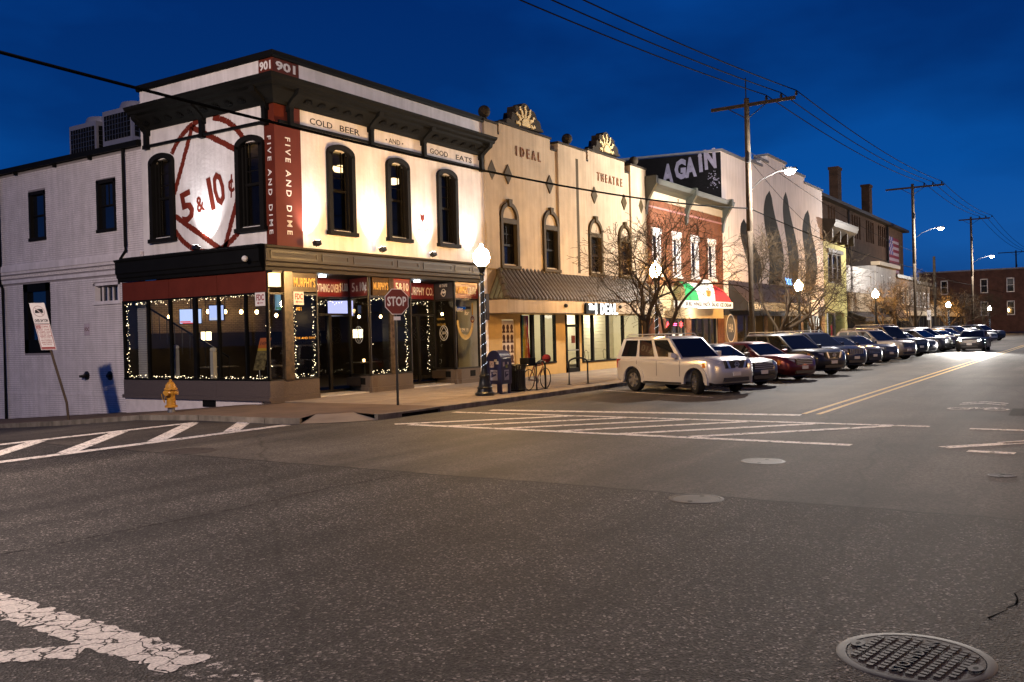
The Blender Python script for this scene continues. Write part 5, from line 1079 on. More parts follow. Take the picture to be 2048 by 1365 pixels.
    for s in (-1, 1):
        Q = [(cowl, s * bw, zb), (rb, s * bw, zb), (rr, s * rw, zt), (rf, s * rw, zt)]; f = lambda u, v: lerp(lerp(Q[0], Q[1], u), lerp(Q[3], Q[2], u), v)
        for a, b in us: pane('side_window', f(a + .01, .13), f(b, .13), f(b, .93), f(a, .93), (0, s, .35))
        if near:
            mx_ = cowl - .28; MB().add([(mx_ + .08, s * (bw + .03), belt + .0), (mx_ - .1, s * (bw + .05), belt + .02), (mx_ + .05, s * (bw + .22), belt + .02), (mx_ - .08, s * (bw + .22), belt + .03), (mx_ + .08, s * (bw + .03), belt + .14), (mx_ - .1, s * (bw + .05), belt + .17), (mx_ + .05, s * (bw + .22), belt + .17), (mx_ - .08, s * (bw + .22), belt + .18)], [(0, 1, 3, 2), (4, 5, 7, 6), (0, 1, 5, 4), (2, 3, 7, 6), (0, 2, 6, 4), (1, 3, 7, 5)]).build('mirror', pm, o, True, False)
            for x in (cowl - .95, cowl - 1.95): MB().box(x, x + .17, s * hw - .012, s * hw + .025, belt - .17, belt - .135).build('door_handle', pm, o, False, False)
            for x in (cowl - .05, cowl - 1.1, cowl - 2.05): MB().box(x, x + .012, s * (hw + .001) - .004, s * (hw + .001) + .004, z0 + .2, belt - .09).build('door_seam', m_plast, o, False, False)
            MB().box(xw[1] + ra + .05, xw[0] - ra - .05, s * hw - .03, s * hw + .02, z0 + .02, z0 + .12).build('sill_trim', m_plast if kind != 'suv' else pm, o, False, False)
        if kind == 'suv':
            for c in xw:
                arc = lambda rr_: [(c + rr_ * math.cos(math.radians(t)), r + rr_ * math.sin(math.radians(t)) * 1.0) for t in range(-8, 189, 14)]
                MB().ring(Fr((0, s * hw, 0), (1, 0, 0), (0, 0, 1), (0, s, 0)), arc(ra + .10), arc(ra - .01), -.05, .035).build('wheel_flare', pm, o, True, False)
            MB().tube([(rr + .1, s * (rw - .06), H + .0), (rr + .18, s * (rw - .06), H + .07), (rf - .3, s * (rw - .06), H + .07), (rf - .2, s * (rw - .06), H - .02)], .022, 6).build('roof_rail', m_chr if near else m_plast, o, True, False)
            MB().box(xw[1] + ra + .1, xw[0] - ra - .1, s * hw - .05, s * (hw + .06) + (.0), z0 - .06, z0 - .01).build('running_board', m_plast, o, False, False)
        # lamps
        P = [(xf - .045, s * hw * .56), (xf - .12, s * hw * .82), (xf - .24, s * hw * .95), (xf - .46, s * (hw + .004)), (xf - .5, s * hw * .9), (xf - .3, s * hw * .56)]
        zl, zh = hood - .34, hood - .13
        MB().add([(x, y, zl) for x, y in P] + [(x - .05, y, zh) for x, y in P], [tuple(range(6)), tuple(range(6, 12))] + [(i, (i + 1) % 6, 6 + (i + 1) % 6, 6 + i) for i in range(6)]).build('headlight', m_hl if not lit else E('lit headlight', (1, .96, .88), 120.0), o, True, False, 60)
        if near: MB().box(xf - .52, xf - .40, s * hw * .955, s * hw * 1.006, zl + .03, zh - .03).build('indicator', m_amb, o, False, False); MB().lathe([(.065, -.02), (.065, .01), (.05, .015), (.001, .012)], (0, 0, 0), 12, 'x').build('fog_lamp', m_hl, o, True, False).location = (xf - .13, s * hw * .76, z0 + .22)
        MB().prism(Fr((0, 0, belt - .34), (1, 0, 0), (0, 1, 0), (0, 0, 1)), [(xr + .06, s * hw * .78), (xr + .16, s * hw * .93), (xr + .36, s * (hw + .004)), (xr + .42, s * hw * .9), (xr + .25, s * hw * .78)], 0, .3).build('tail_light', m_tail, o, False, False)
        for i, c in enumerate(xw):
            t, rm = wheel_mesh(r); w = link('wheel', t, o, False); w.location = (c, s * (hw - .135), r); w.rotation_euler = (0, random.uniform(0, 3), (0 if s > 0 else math.pi) + (steer if i == 0 else 0)); link('rim', rm, w, False)
    # front
    gz0, gz1 = hood - .34, hood - .12
    MB().box(xf - .2, xf - .02, -hw * .5, hw * .5, gz0, gz1).build('grille', m_plast, o, False, False)
    if grille == 'slots':
        for k in range(7): y = -hw * .44 + k * hw * .147; MB().box(xf - .06, xf + .0, y - .018, y + .018, gz0, gz1).build('grille_bar', m_chr, o, False, False)
    elif grille == 'v':
        for s in (-1, 1): MB().add([(xf - .03, s * .34, gz0 - .0), (xf - .03, s * .26, gz0), (xf + .005, s * .34, gz0), (xf + .005, s * .26, gz0), (xf - .05, s * .44, gz1 + .02), (xf - .05, s * .36, gz1 + .02), (xf - .015, s * .44, gz1 + .02), (xf - .015, s * .36, gz1 + .02)], [(0, 1, 3, 2), (4, 5, 7, 6), (0, 1, 5, 4), (2, 3, 7, 6), (0, 2, 6, 4), (1, 3, 7, 5)]).build('grille_bar', m_chr, o, False, False)
        Fe = Fr((xf - .018, 0, (gz0 + gz1) / 2), (0, 1, 0), (0, 0, 1), (1, 0, 0)); MB().ring(Fe, circ(0, 0, .085, 20), circ(0, 0, .062, 20), 0, .02).build('emblem', m_chr, o, True, False); MB().fbox(Fe, -.11, .11, -.018, .018, .004, .024).build('emblem_bar', m_chr, o, False, False)
    else:
        for k in range(3): MB().box(xf - .06, xf - .012, -hw * .48, hw * .48, gz0 + .03 + .065 * k, gz0 + .05 + .065 * k).build('grille_bar', m_chr, o, False, False)
    MB().box(xf - .1, xf - .008, -hw * .55, hw * .55, z0 + .06, z0 + .17).build('lower_intake', m_plast, o, False, False)
    if near: MB().box(xf - .02, xf + .012, -.16, .16, z0 + .22, z0 + .34).build('number_plate', m_plate, o, False, False)
    MB().box(xr + .3, xf - .3, -hw * .8, hw * .8, z0 - .06, z0 + .02).build('underbody', m_plast, o, False, False)
    return o
SUV = dict(L_=4.75, W_=1.86, H=1.78, hood=1.13, belt=1.10, cowl=.92, rf=.22, rr=-1.98, rb=-2.22, wb=2.85, off=.1, r=.38, z0=.34, kind='suv')
SUV2 = dict(L_=4.7, W_=1.86, H=1.70, hood=1.06, belt=1.06, cowl=1.0, rf=.15, rr=-1.75, rb=-2.15, wb=2.75, off=.1, r=.36, z0=.28, kind='suv')
WAG = dict(L_=4.6, W_=1.82, H=1.58, hood=1.0, belt=1.0, cowl=1.1, rf=.2, rr=-1.5, rb=-2.0, wb=2.7, off=.1, r=.34, z0=.25, kind='wagon')
SED = dict(L_=4.75, W_=1.82, H=1.44, hood=.93, belt=.95, cowl=1.0, rf=.2, rr=-1.05, rb=-1.75, wb=2.75, off=.1, r=.33, z0=.22)
pm_s = paintm('silver paint', (.52, .51, .50), .45); pm_m = paintm('maroon paint', (.10, .012, .012)); pm_k = paintm('black paint metallic', (.012, .012, .016), .3); pm_n = paintm('navy paint', (.012, .016, .035), .4); pm_g = paintm('charcoal paint', (.045, .045, .05)); pm_t = paintm('champagne paint', (.30, .25, .20)); pm_w = paintm('white paint', (.55, .54, .52), .1)
TH = math.radians(-114)
def put(c, x, y=-9.28, th=TH, z=RZ): j = random.uniform(-.06, .06) if x > 12 and th == TH else 0; c.location = (x + j * 4, y + (random.uniform(-.3, .3) if j else 0), z); c.rotation_euler = (0, 0, th + j)
put(car('silver boxy off-road wagon with roof rails and round grille emblem, parked at kerb', pm_s, steer=math.radians(-26), grille='v', **SUV), 8.45)
put(car('low dark charcoal sedan hidden between the silver wagon and the maroon car', pm_g, **SED), 11.95, -9.0)
put(car('maroon sedan parked beyond the silver wagon', pm_m, **SED), 15.3, -9.2)
put(car('black sport wagon with v shaped grille parked next to the maroon sedan', pm_k, grille='v', **SUV2), 19.2, -9.4)
put(car('navy off-road wagon with slotted chrome grille', pm_n, grille='slots', **SUV2), 24.0, -9.5)
put(car('black sedan parked next to the slotted grille wagon', pm_k, **SED), 28.4, -9.4)
put(car('charcoal sedan parked beside the champagne wagon', pm_g, **SED), 32.2, -9.4)
put(car('champagne wagon with roof rails among the parked cars', pm_t, **SUV2), 36.0, -9.4)
put(car('tall black off-road wagon behind the champagne wagon', pm_k, **{**SUV, 'H': 1.9}), 40.6, -9.2)
for i, (x, pmx, kw, lb) in enumerate(((45.6, pm_n, SED, 'navy sedan parked past the tall black wagon'), (50.0, pm_g, WAG, 'charcoal hatchback parked opposite the mural shapes'), (54.5, pm_w, SUV2, 'white wagon parked before the yellow shop'), (59.2, pm_k, SED, 'black sedan parked near the yellow shop'), (64.0, pm_t, WAG, 'champagne hatchback parked outside the yellow shop'), (69.0, pm_g, SUV2, 'charcoal wagon parked outside the finned low shop'), (75.0, pm_n, SED, 'navy sedan parked outside the black awning'), (82.0, pm_w, SED, 'white sedan parked far along the kerb'), (90.0, pm_k, SUV2, 'black wagon parked far along the kerb'))):
    put(car(lb, pmx, near=False, **kw), x, -9.4)
oc = car('oncoming dark car in the traffic lane with both headlights lit', pm_g, lit=True, group=None, **SED); put(oc, 52, -12.9, math.pi)
for s in (-1, 1): q = lamp('SPOT', (49.55, -12.9 + s * .65, .55), 7000, (1, .95, .86), None, .08, (14, -13.6 + s * .4, -.3), math.radians(60), .7)
# ================================================================== street lamps, poles, wires
WARM = (1.0, .60, .24)
m_iron2 = M('dark green iron', (.016, .018, .017), .4, .4, var=.15)
m_globe = E('lamp globe', (1.0, .56, .18), 640.0)
def lamp_post(label):
    o = root('globe_street_lamp', (0, 0, 0), label, 'street lamp', 'globe street lamps along the kerb'); del o['_root']
    MB().lathe([(.30, 0), (.30, .07), (.24, .12), (.22, .2), (.24, .24), (.19, .30), (.15, .55), (.17, .60), (.12, .66), (.085, .8)], (0, 0, 0), 16).build('base', m_iron2, o, True, False)
    MB().lathe([(.085, .8), (.075, 2.2), (.06, 3.65), (.09, 3.68), (.07, 3.74), (.11, 3.84), (.14, 3.90), (.14, 3.94)], (0, 0, 0), 12).build('post', m_iron2, o, True, False)
    MB().lathe([(.13, 3.95), (.22, 4.06), (.25, 4.18), (.235, 4.30), (.17, 4.42), (.07, 4.50), (.05, 4.56), (.02, 4.62)], (0, 0, 0), 20).build('globe', m_globe, o, True, False)
    return o
L0 = lamp_post('globe street lamp by the blue mailbox'); L0.location = (3.70, -4.85, 0)
GL = [L0]
for x, y, lb in ((16.4, -4.9, 'globe street lamp rising behind the silver wagon and bare tree'), (37.7, -4.9, 'globe street lamp in front of the mural building canopy'), (59.9, -4.9, 'globe street lamp near the yellow shop'), (100.8, -4.9, 'globe street lamp past the plaid awning'), (146, -4.9, 'globe street lamp farthest down the avenue')):
    c = copy_tree(L0); c.location = (x, y, -.25 if x > 90 else .12); c['label'] = lb; GL.append(c)
for x, lb in ((-1.0, 'added unseen globe lamp on the opposite side near the crosswalk'), (24.0, 'added unseen globe lamp on the opposite side across from the food shop')):
    c = copy_tree(L0); c.location = (x, -25.6, .02); c['label'] = lb  # out-of-view lamps, added to light the car fronts and the kerb
# light strings wound round the posts
hx = MB(); pts = [(.10 * math.cos(t * .42), .10 * math.sin(t * .42), .75 + t * 2.9 / 138) for t in range(139)]; pts = [(x * .9, y * .9, z) for x, y, z in pts]
sm = []
for a in range(0, 139 - 2, 2):
    hx.tube(pts[a:a + 2], .006, 4)
hm = hx.mesh('light_string', E('cool string light', (.72, .82, 1), 1.8, False))
for i in (0, 1, 4, 5): o = link('light_string', hm); o.location = GL[i].location; tag(o, ['cool white light string wound round the lamp post by the mailbox', 'cool white light string wound round the lamp post by the bare tree', '', '', 'cool white light string on the lamp post past the plaid awning', 'cool white light string on the farthest lamp post'][i], 'light string', 'light strings on lamp posts'); o['kind'] = 'thing'
# banner plate on the first post
o = root('post_banner', (3.95, -4.85, 2.4), 'narrow dark plate bracketed to the lamp post by the mailbox', 'plate'); MB().box(3.86, 4.02, -4.87, -4.83, 2.3, 3.1).build('plate', m_dkp, o); MB().box(3.74, 3.88, -4.86, -4.84, 2.95, 2.99).build('bracket', m_iron2, o)
# utility poles
m_cob = M('lamp casing', (.06, .06, .06), .5, .3)
def upole(x, y, h, label, arm=(2.1, 2.6), cob=None, cobcol=(1, .92, .84), pw=10500, braces=True, base=0.0, cobz=9.7):
    o = root('utility_pole', (x, y, base), label, 'utility pole', 'wooden utility poles along the avenue')
    MB().tube([(x, y, base - .3), (x - .01, y, h * .5), (x, y + .02, h)], [.19, .165, .13], 12).build('pole', m_wood, o, True)
    if arm:
        MB().box(x - .06, x + .06, y - arm[1], y + arm[0], h - .42, h - .26).build('crossarm', m_wood, o)
        for s in (-1, 1): MB().tube([(x, y, h - 1.05), (x, y + s * 1.0, h - .40)], .025, 5).build('brace', m_dark, o)
        for d in (-2.5, -1.75, -1.0): MB().lathe([(.03, h - .26), (.09, h - .18), (.05, h - .12), (.08, h - .08), (.02, h - .02)], (x, y + d, 0), 8).build('insulator', m_dark, o)
    if cob:
        cy = y + cob; z = cobz
        MB().tube([(x, y, z - .9), (x + .1, y + cob * .3, z - .35), (x + .15, y + cob * .7, z - .02), (x + .15, cy + .25 * (1 if cob < 0 else -1), z + .02)], .026, 7).build('lamp_arm', m_dark, o, True)
        hd = MB().add([(x + .15 + a * w, cy + b, z + c) for a, b, c, w in ((-1, -.35, -.03, .13), (1, -.35, -.03, .13), (1, .35, -.03, .15), (-1, .35, -.03, .15), (-1, -.33, .10, .08), (1, -.33, .10, .08), (1, .35, .12, .10), (-1, .35, .12, .10))], [(0, 1, 2, 3), (4, 5, 6, 7), (0, 1, 5, 4), (1, 2, 6, 5), (2, 3, 7, 6), (3, 0, 4, 7)]).build('lamp_head', m_cob, o)
        MB().lathe([(.25, z - .035), (.25, z - .12), (.17, z - .22), (.001, z - .25)], (x + .15, cy, 0), 14).build('lamp_lens', E('led street light', (1, .95, .88), 260.0), hd)
        lamp('POINT', (x + .15, cy, z - .45), pw, cobcol, o, .2)
    MB().lathe([(.12, 0), (.12, .5), (.001, .5)], (x - .22, y - .1, h - 3.3), 12).build('junction_box', m_dark, o)
    return o
P1 = upole(26.75, -5.55, 13.55, 'wooden utility pole with lit street light in front of the mural building', (1.9, 2.45), -2.05)
MB().tube([(26.75, -5.5, 12.5), (26.75, -5.5, 14.6)], .03, 6).build('rod', m_dark, P1)
upole(74, -5.6, 15.0, 'wooden utility pole with lit street light near the finned low shop', (2.4, 2.7), -2.3, cobz=10.7); upole(118, -5.6, 16.0, 'wooden utility pole with lit street light farther down the avenue', (1.5, 2.3), -2.4, cobz=10.6); upole(190, -5.6, 16.0, 'wooden utility pole at the far end beyond the last street light', (3.2, 2.3))
upole(-16.85, -2.85, 12.5, 'wooden utility pole with lit street light west of the side street', (1.9, 2.45), -2.15, (1, .78, .66), 8600, base=-.3, cobz=8.95)
upole(88, -5.3, 9.0, 'short bare wooden pole behind the second street light', None)
m_wire = M('black cable', (.004, .004, .004), .9, var=0, spec=.05)
def cable(p, q, sag, label, r=.026, n=24):
    p, q = Vector(p), Vector(q); pts = [p + (q - p) * (k / n) - Vector((0, 0, sag * 4 * (k / n) * (1 - k / n))) for k in range(n + 1)]
    tag(MB().tube(pts, r, 5).build('overhead_cable', m_wire), label, 'cable', 'overhead cables along the avenue')
for i, d in enumerate((-2.5, -1.75, -1.0)):
    w = ('road side', 'middle', 'pole side')[i]
    cable((-16.85, -2.85 + d, 12.5), (26.75, -5.55 + d, 13.55), .55, 'thin power line over the corner, %s one of three' % w); cable((26.75, -5.55 + d, 13.55), (74, -5.6 + d, 15.0), .5, 'thin power line between the first two poles, %s one of three' % w); cable((74, -5.6 + d, 15.0), (118, -5.6 + d, 16.0), .5, 'thin power line between the second and third poles, %s one of three' % w); cable((118, -5.6 + d, 16.0), (190, -5.6 + d, 16), .8, 'thin power line to the farthest pole, %s one of three' % w)
cable((-16.85, -5.0, 7.1), (26.75, -5.5, 7.95), .75, 'thick black cable sagging across the corner building front', .035, 40); cable((26.75, -5.55, 7.95), (74, -5.6, 7.1), .35, 'thick cable sagging from the first pole past the mural', .03); cable((74, -5.6, 7.1), (118, -5.6, 6.9), .3, 'thick cable between the second and third poles', .03); cable((118, -5.6, 6.9), (190, -5.6, 7.4), .3, 'thick cable to the farthest pole', .03)
cable((26.75, -5.55, 10.9), (74, -5.6, 8.6), .5, 'thin cable dropping from below the first crossarm', .014); cable((26.75, -5.55, 10.5), (63, .0, 9.8), .4, 'thin cable running to the mural building edge', .014)

# ================================================================== bare trees
m_bark = M('bark', (.06, .043, .028), .9, var=.35, vs=9, bump=.4, bs=40); m_twig = M('twigs', (.05, .036, .022), .85, var=.25); m_dryl = M('dry leaves', (.10, .06, .022), .9, var=.3)
def tree_meshes(seed):
    R = random.Random(seed); tr, tw, lv = MB(), MB(), MB()
    LN = (1.25, 1.75, 1.45, 1.15, .88, .62, .42); UP = (0, .30, .16, .10, .05, .0, -.04)
    def grow(p, d, r, lev, f=1.0):
        ln = LN[lev] * f * R.uniform(.8, 1.15); pts = [p]; n = 4 if lev < 4 else 3
        for k in range(n):
            d = (d + Vector((R.gauss(0, .11), R.gauss(0, .11), R.gauss(.0, .08))) * (1 + .3 * lev) + Vector((0, 0, UP[lev] * .25))).normalized(); p = p + d * ln / n; pts.append(p)
        r1 = max(.007, r * (.68 if lev < 4 else .55)); rs = [r + (r1 - r) * k / n for k in range(n + 1)]
        (tr if lev < 3 else tw).tube(pts, rs, 8 if lev < 2 else 5 if lev < 4 else 3, False)
        if lev == 6:
            if R.random() < .22:
                q = pts[-1]; a = Vector((R.uniform(-1, 1), R.uniform(-1, 1), R.uniform(-.8, .3))).normalized() * .07; b = a.cross(Vector((0, 0, 1))).normalized() * .025; lv.quad(q, q + a * .5 + b, q + a, q + a * .5 - b)
            return
        kids = (4, 3, 3, 3, 4, 4)[lev]; az0 = R.uniform(0, 6.283)
        for k in range(kids):
            az = az0 + 6.283 * k / kids + R.gauss(0, .35); tilt = R.uniform(.42, .80) if lev < 1 else R.uniform(.30, .80)
            e1 = d.cross(Vector((.3, .2, 1) if abs(d.z) < .9 else (1, 0, 0))).normalized(); e2 = d.cross(e1)
            nd = (d * math.cos(tilt) + (e1 * math.cos(az) + e2 * math.sin(az)) * math.sin(tilt)).normalized()
            at = pts[-1] if k < 2 or lev == 0 else pts[R.randint(1, n - 1)]
            grow(at, nd, r1 * R.uniform(.62, .92), lev + 1)
    grow(Vector((0, 0, -.1)), Vector((R.gauss(0, .05), R.gauss(0, .05), 1)).normalized(), .16, 0)
    return tr.mesh('trunk', m_bark, True), tw.mesh('crown', m_twig), lv.mesh('dry_leaves', m_dryl)
TM = [tree_meshes(s) for s in (3, 11, 23)]
def tree(x, y, k, rz, sc_, label, z=0, lean=0.0):
    o = root('bare_tree', (x, y, z), label, 'tree', 'bare street trees along the kerb'); del o['_root']; o.rotation_euler = (0, 0, rz); o.scale = (sc_,) * 3
    o.rotation_euler = (Matrix.Rotation(lean, 3, Vector((.8385, .544, 0))) @ Matrix.Rotation(rz, 3, 'Z')).to_euler()
    link('trunk', TM[k][0], o, False); c = link('crown', TM[k][1], o, False); lf = link('dry_leaves', TM[k][2], c, False); lf['kind'] = 'stuff'
tree(14.3, -4.9, 0, 2.6, 1.12, 'bare street tree in front of the theatre, behind the silver wagon', lean=.13); tree(32.3, -4.9, 1, 1.2, 1.15, 'bare street tree before the mural building, next to the utility pole'); tree(42.6, -4.9, 2, 2.0, .95, 'bare street tree lit gold by the lamp under the mural'); tree(62.2, -4.9, 0, 3.0, .92, 'bare street tree with pale lit limbs before the low shop'); tree(78.8, -4.9, 1, 4.0, 1.05, 'large bare street tree past the black awning'); tree(104, -4.9, 2, .8, 1.0, 'bare street tree far down the avenue before the grey shop'); tree(115, -4.9, 0, 5.0, 1.0, 'bare street tree beside the third utility pole'); tree(136, -4.9, 1, 2.6, 1.0, 'bare street tree before the last low shops')

# ================================================================== small street furniture
# stop sign
o = root('stop_sign', (-.15, -4.65, 0), 'red octagonal STOP sign on a dark post at the corner', 'sign')
MB().tube([(-.15, -4.65, 0), (-.15, -4.65, 3.1)], .035, 8).build('post', m_iron2, o)
Fs_ = Fr((-.15, -4.70, 2.80), (.90, -.43, 0), (0, 0, 1), (-.43, -.90, 0)); oc8 = lambda r_: [(r_ * math.cos(math.radians(22.5 + 45 * k)), r_ * math.sin(math.radians(22.5 + 45 * k))) for k in range(8)]
MB().prism(Fs_, oc8(.375), 0, .004).build('rim', m_white, o); MB().prism(Fs_, oc8(.355), .0045, .006).build('face', M('stop red', (.14, .012, .012), .5, var=.05), o); text('STOP', Fs_, -.28, -.11, .24, m_white, o, .009, width=.56, bold=.008)
MB().prism(Fs_, [(-.10, -.50), (.10, -.50), (.10, -.40), (-.10, -.40)], 0, .004).build('sticker', m_white, o)
# hydrant
m_hyd = M('yellow hydrant paint', (.42, .20, .018), .45, var=.25, vs=12); hx_, hy_, hz_ = -3.3, .75, S_(.75)
o = root('fire_hydrant', (hx_, hy_, hz_), 'yellow fire hydrant on the side pavement below the shop windows', 'hydrant')
c_ = (hx_, hy_, hz_)
MB().lathe([(.10, 0), (.10, .14)], c_, 14).build('barrel_foot', m_steel, o, True); MB().lathe([(.17, .14), (.17, .19), (.12, .21), (.115, .48), (.125, .50), (.125, .60), (.18, .62), (.18, .65), (.15, .68), (.13, .76), (.08, .83), (.04, .85), (.04, .90), (.001, .91)], c_, 16).build('barrel', m_hyd, o, True)
for a, r_, ln in ((200, .075, .17), (290, .055, .15), (110, .055, .15)):
    d = Vector((math.cos(math.radians(a)), math.sin(math.radians(a)), 0)); p = Vector(c_) + Vector((0, 0, .54)); MB().tube([p, p + d * ln, p + d * (ln + .001), p + d * (ln + .06)], [r_ * .8, r_ * .8, r_, r_], 10).build('outlet_cap', m_hyd, o, True)
ch = [Vector(c_) + Vector((-.2 - .02 * math.sin(k), -.05 + .02 * k, .52 - .25 * math.sin(math.pi * k / 8))) for k in range(9)]; MB().tube(ch, .01, 5).build('chain', m_hyd, o)
# leaning parking sign
sx_, sy_ = -4.0, 4.5; sz_ = S_(4.5); lat = Vector((.544, -.8385, 0)); top = Vector((sx_, sy_, sz_)) - lat * .80 + Vector((0, 0, 3.42)); nrm = Vector((-.8385, -.544, 0))
o = root('parking_sign', (sx_, sy_, sz_), 'leaning post with white truck limit sign above a red lettered valet zone sign', 'sign'); bp = Vector((sx_, sy_, sz_))
MB().tube([bp, bp + (top - bp) * .15 + lat * .08, bp + (top - bp) * .5 + lat * .03, top], .035, 6).build('post', M('rusty post', (.07, .05, .035), .7), o)
up = (top - bp).normalized(); Fp = Fr(top + nrm * .05 - up * 1.4, lat, up, nrm)
MB().prism(Fp, [(-.22, .79), (.22, .79), (.22, 1.4), (-.22, 1.4)], 0, .006).build('upper_plate', m_signw, o); MB().prism(Fp, [(-.22, .0), (.22, .0), (.22, .775), (-.22, .775)], 0, .006).build('lower_plate', m_signw, o)
MB().ring(Fp, circ(0, 1.15, .17, 24), circ(0, 1.15, .145, 24), .0065, .008).build('ban_ring', M('faded ring', (.5, .42, .4), .6), o); MB().prism(Fp, [(-.12, 1.10), (-.10, 1.19), (-.06, 1.20), (-.05, 1.22), (.12, 1.22), (.12, 1.10)], .0065, .008).build('truck_symbol', m_blackL, o); MB().prism(Fp, [(-.11, 1.25), (-.085, 1.27), (.11, 1.05), (.085, 1.03)], .0085, .0095).build('ban_bar', MATS['faded ring'], o)
text('OVER 3/4 TON', Fp, -.19, .83, .085, m_blackL, o, .008, width=.38, bold=.003)
MB().ring(Fp, [(-.205, .015), (.205, .015), (.205, .76), (-.205, .76), (-.205, .015)], [(-.19, .03), (.19, .03), (.19, .745), (-.19, .745), (-.19, .03)], .0065, .008).build('red_border', m_signr, o); MB().prism(Fp, [(-.185, .64), (-.06, .64), (-.06, .73), (-.185, .73)], .0065, .008).build('red_block', m_signr, o); MB().prism(Fp, [(-.185, .035), (.185, .035), (.185, .085), (-.185, .085)], .0065, .008).build('red_footer', m_signr, o)
text('NO', Fp, -.175, .655, .055, m_signw, o, .009, width=.10)
for i, (s, w, h_) in enumerate((('STOPPING', .22, .06), ('VALET ZONE', .34, .055), ('5:30PM-1AM', .34, .055), ('MON THRU THU', .26, .03), ('10AM-1AM', .34, .055), ('FRI SAT SUN', .26, .03), ('NO STOPPING', .3, .04), ('8AM-5:30PM', .3, .05), ('MON THRU FRI', .24, .03))):
    text(s, Fp, (-.04 if i == 0 else -w / 2), (.66, .575, .50, .455, .385, .345, .265, .195, .145)[i], h_, m_signr, o, .009, width=w if i else .2)
# mailbox
m_blue = M('postal blue', (.014, .016, .06), .4, var=.2); mx_, my_ = 4.62, -4.78
o = root('mailbox', (mx_, my_, 0), 'dark blue street mailbox with stickers and eagle labels by the lamp post', 'mailbox'); w, d_ = .30, .27
pr = [(-d_, .30), (d_, .30), (d_, 1.05)] + [(d_ * math.cos(math.pi * k / 10), 1.05 + .30 * math.sin(math.pi * k / 10)) for k in range(1, 10)] + [(-d_, 1.05)]
# rounded top runs along X; front faces the road
Fm = Fr((mx_ - w, my_, 0), (0, -1, 0), (0, 0, 1), (1, 0, 0)); MB().prism(Fm, pr, 0, 2 * w).build('body', m_blue, o, True, True, 50)
for sx_ in (-1, 1):
    for sy_ in (-1, 1): MB().box(mx_ + sx_ * .24 - .035, mx_ + sx_ * .24 + .035, my_ + sy_ * .2 - .035, my_ + sy_ * .2 + .035, 0, .31).build('leg', m_blue, o)
MB().tube([(mx_ - .2, my_ - .27, 1.10), (mx_ + .2, my_ - .27, 1.10)], .022, 6).build('handle', m_steel, o)
FmF = Fr((mx_, my_ - d_, 0)); FmS = Fr((mx_ - w, my_, 0), (0, -1, 0), (0, 0, 1), (-1, 0, 0))
for F in (FmF, FmS):
    MB().fbox(F, -.13, .13, .42, .74, .002, .006).build('label_plate', M('postal label', (.3, .3, .36), .5), o); MB().prism(F, [(-.10, .50), (.10, .58), (.08, .62), (-.02, .60), (-.05, .66), (.06, .68), (.10, .64), (.10, .69), (-.10, .69)], .006, .008).build('eagle_mark', m_blue, o)
for F, u, v, sw, sh_, c in ((FmF, -.2, .85, .1, .14, (.5, .42, .4)), (FmF, .05, .9, .08, .08, (.6, .58, .5)), (FmF, -.05, .8, .12, .1, (.3, .32, .1)), (FmS, -.15, .82, .16, .2, (.45, .36, .32)), (FmS, .08, .92, .1, .1, (.5, .5, .5)), (FmS, .02, 1.0, .1, .07, (.55, .5, .4))): MB().fbox(F, u, u + sw, v, v + sh_, .002, .005).build('sticker', M('sticker %.2f %.2f' % (u, v), c, .6, var=.6, vs=25), o)
# litter bin
bx_, by_ = 5.55, -4.85; o = root('litter_bin', (bx_, by_, 0), 'dark slatted metal litter bin between mailbox and bicycle', 'litter bin')
MB().lathe([(.24, .02), (.25, .06), (.25, .1), (.22, .1), (.22, .7), (.2, .72)], (bx_, by_, 0), 20).build('liner', m_black, o)
slat = MB().add([(-.02, -.255, .06), (.02, -.255, .06), (-.022, -.262, .7), (.022, -.262, .7), (-.026, -.34, .86), (.026, -.34, .86), (-.02, -.24, .06), (.02, -.24, .06), (-.022, -.248, .7), (.022, -.248, .7), (-.026, -.325, .87), (.026, -.325, .87)], [(0, 1, 3, 2), (2, 3, 5, 4), (6, 8, 9, 7), (8, 10, 11, 9), (0, 2, 8, 6), (1, 7, 9, 3), (2, 4, 10, 8), (3, 9, 11, 5), (4, 5, 11, 10)]).mesh('slat', m_iron2)
for k in range(24): q = link('slat', slat, o, False); q.rotation_euler = (0, 0, 6.28318 * k / 24)
for z, r_ in ((.08, .27), (.68, .275), (.855, .345)): MB().tube([(bx_ + r_ * math.cos(6.28318 * k / 24), by_ + r_ * math.sin(6.28318 * k / 24), z) for k in range(25)], .014, 5).build('hoop', m_iron2, o)
# bike racks
def rack(x0, y0, x1, y1, label):
    o = root('bike_rack', ((x0 + x1) / 2, (y0 + y1) / 2, 0), label, 'bike rack', 'black hoop bike racks'); r_ = math.hypot(x1 - x0, y1 - y0) / 2; c = Vector(((x0 + x1) / 2, (y0 + y1) / 2, .78)); d = Vector((x1 - x0, y1 - y0, 0)).normalized()
    MB().tube([(x0, y0, 0), (x0, y0, .78)] + [c - d * r_ * math.cos(math.pi * k / 8) + Vector((0, 0, .16 * math.sin(math.pi * k / 8))) for k in range(1, 8)] + [(x1, y1, .78), (x1, y1, 0)], .032, 8).build('hoop', m_iron2, o, True)
    for x, y in ((x0, y0), (x1, y1)): MB().lathe([(.08, 0), (.08, .012), (.001, .012)], (x, y, 0), 10).build('foot_plate', m_iron2, o)
rack(6.28, -5.12, 6.92, -5.08, 'black hoop bike rack with a bicycle leaning on it'); rack(9.1, -4.75, 9.75, -5.15, 'empty black hoop bike rack behind the silver wagon')
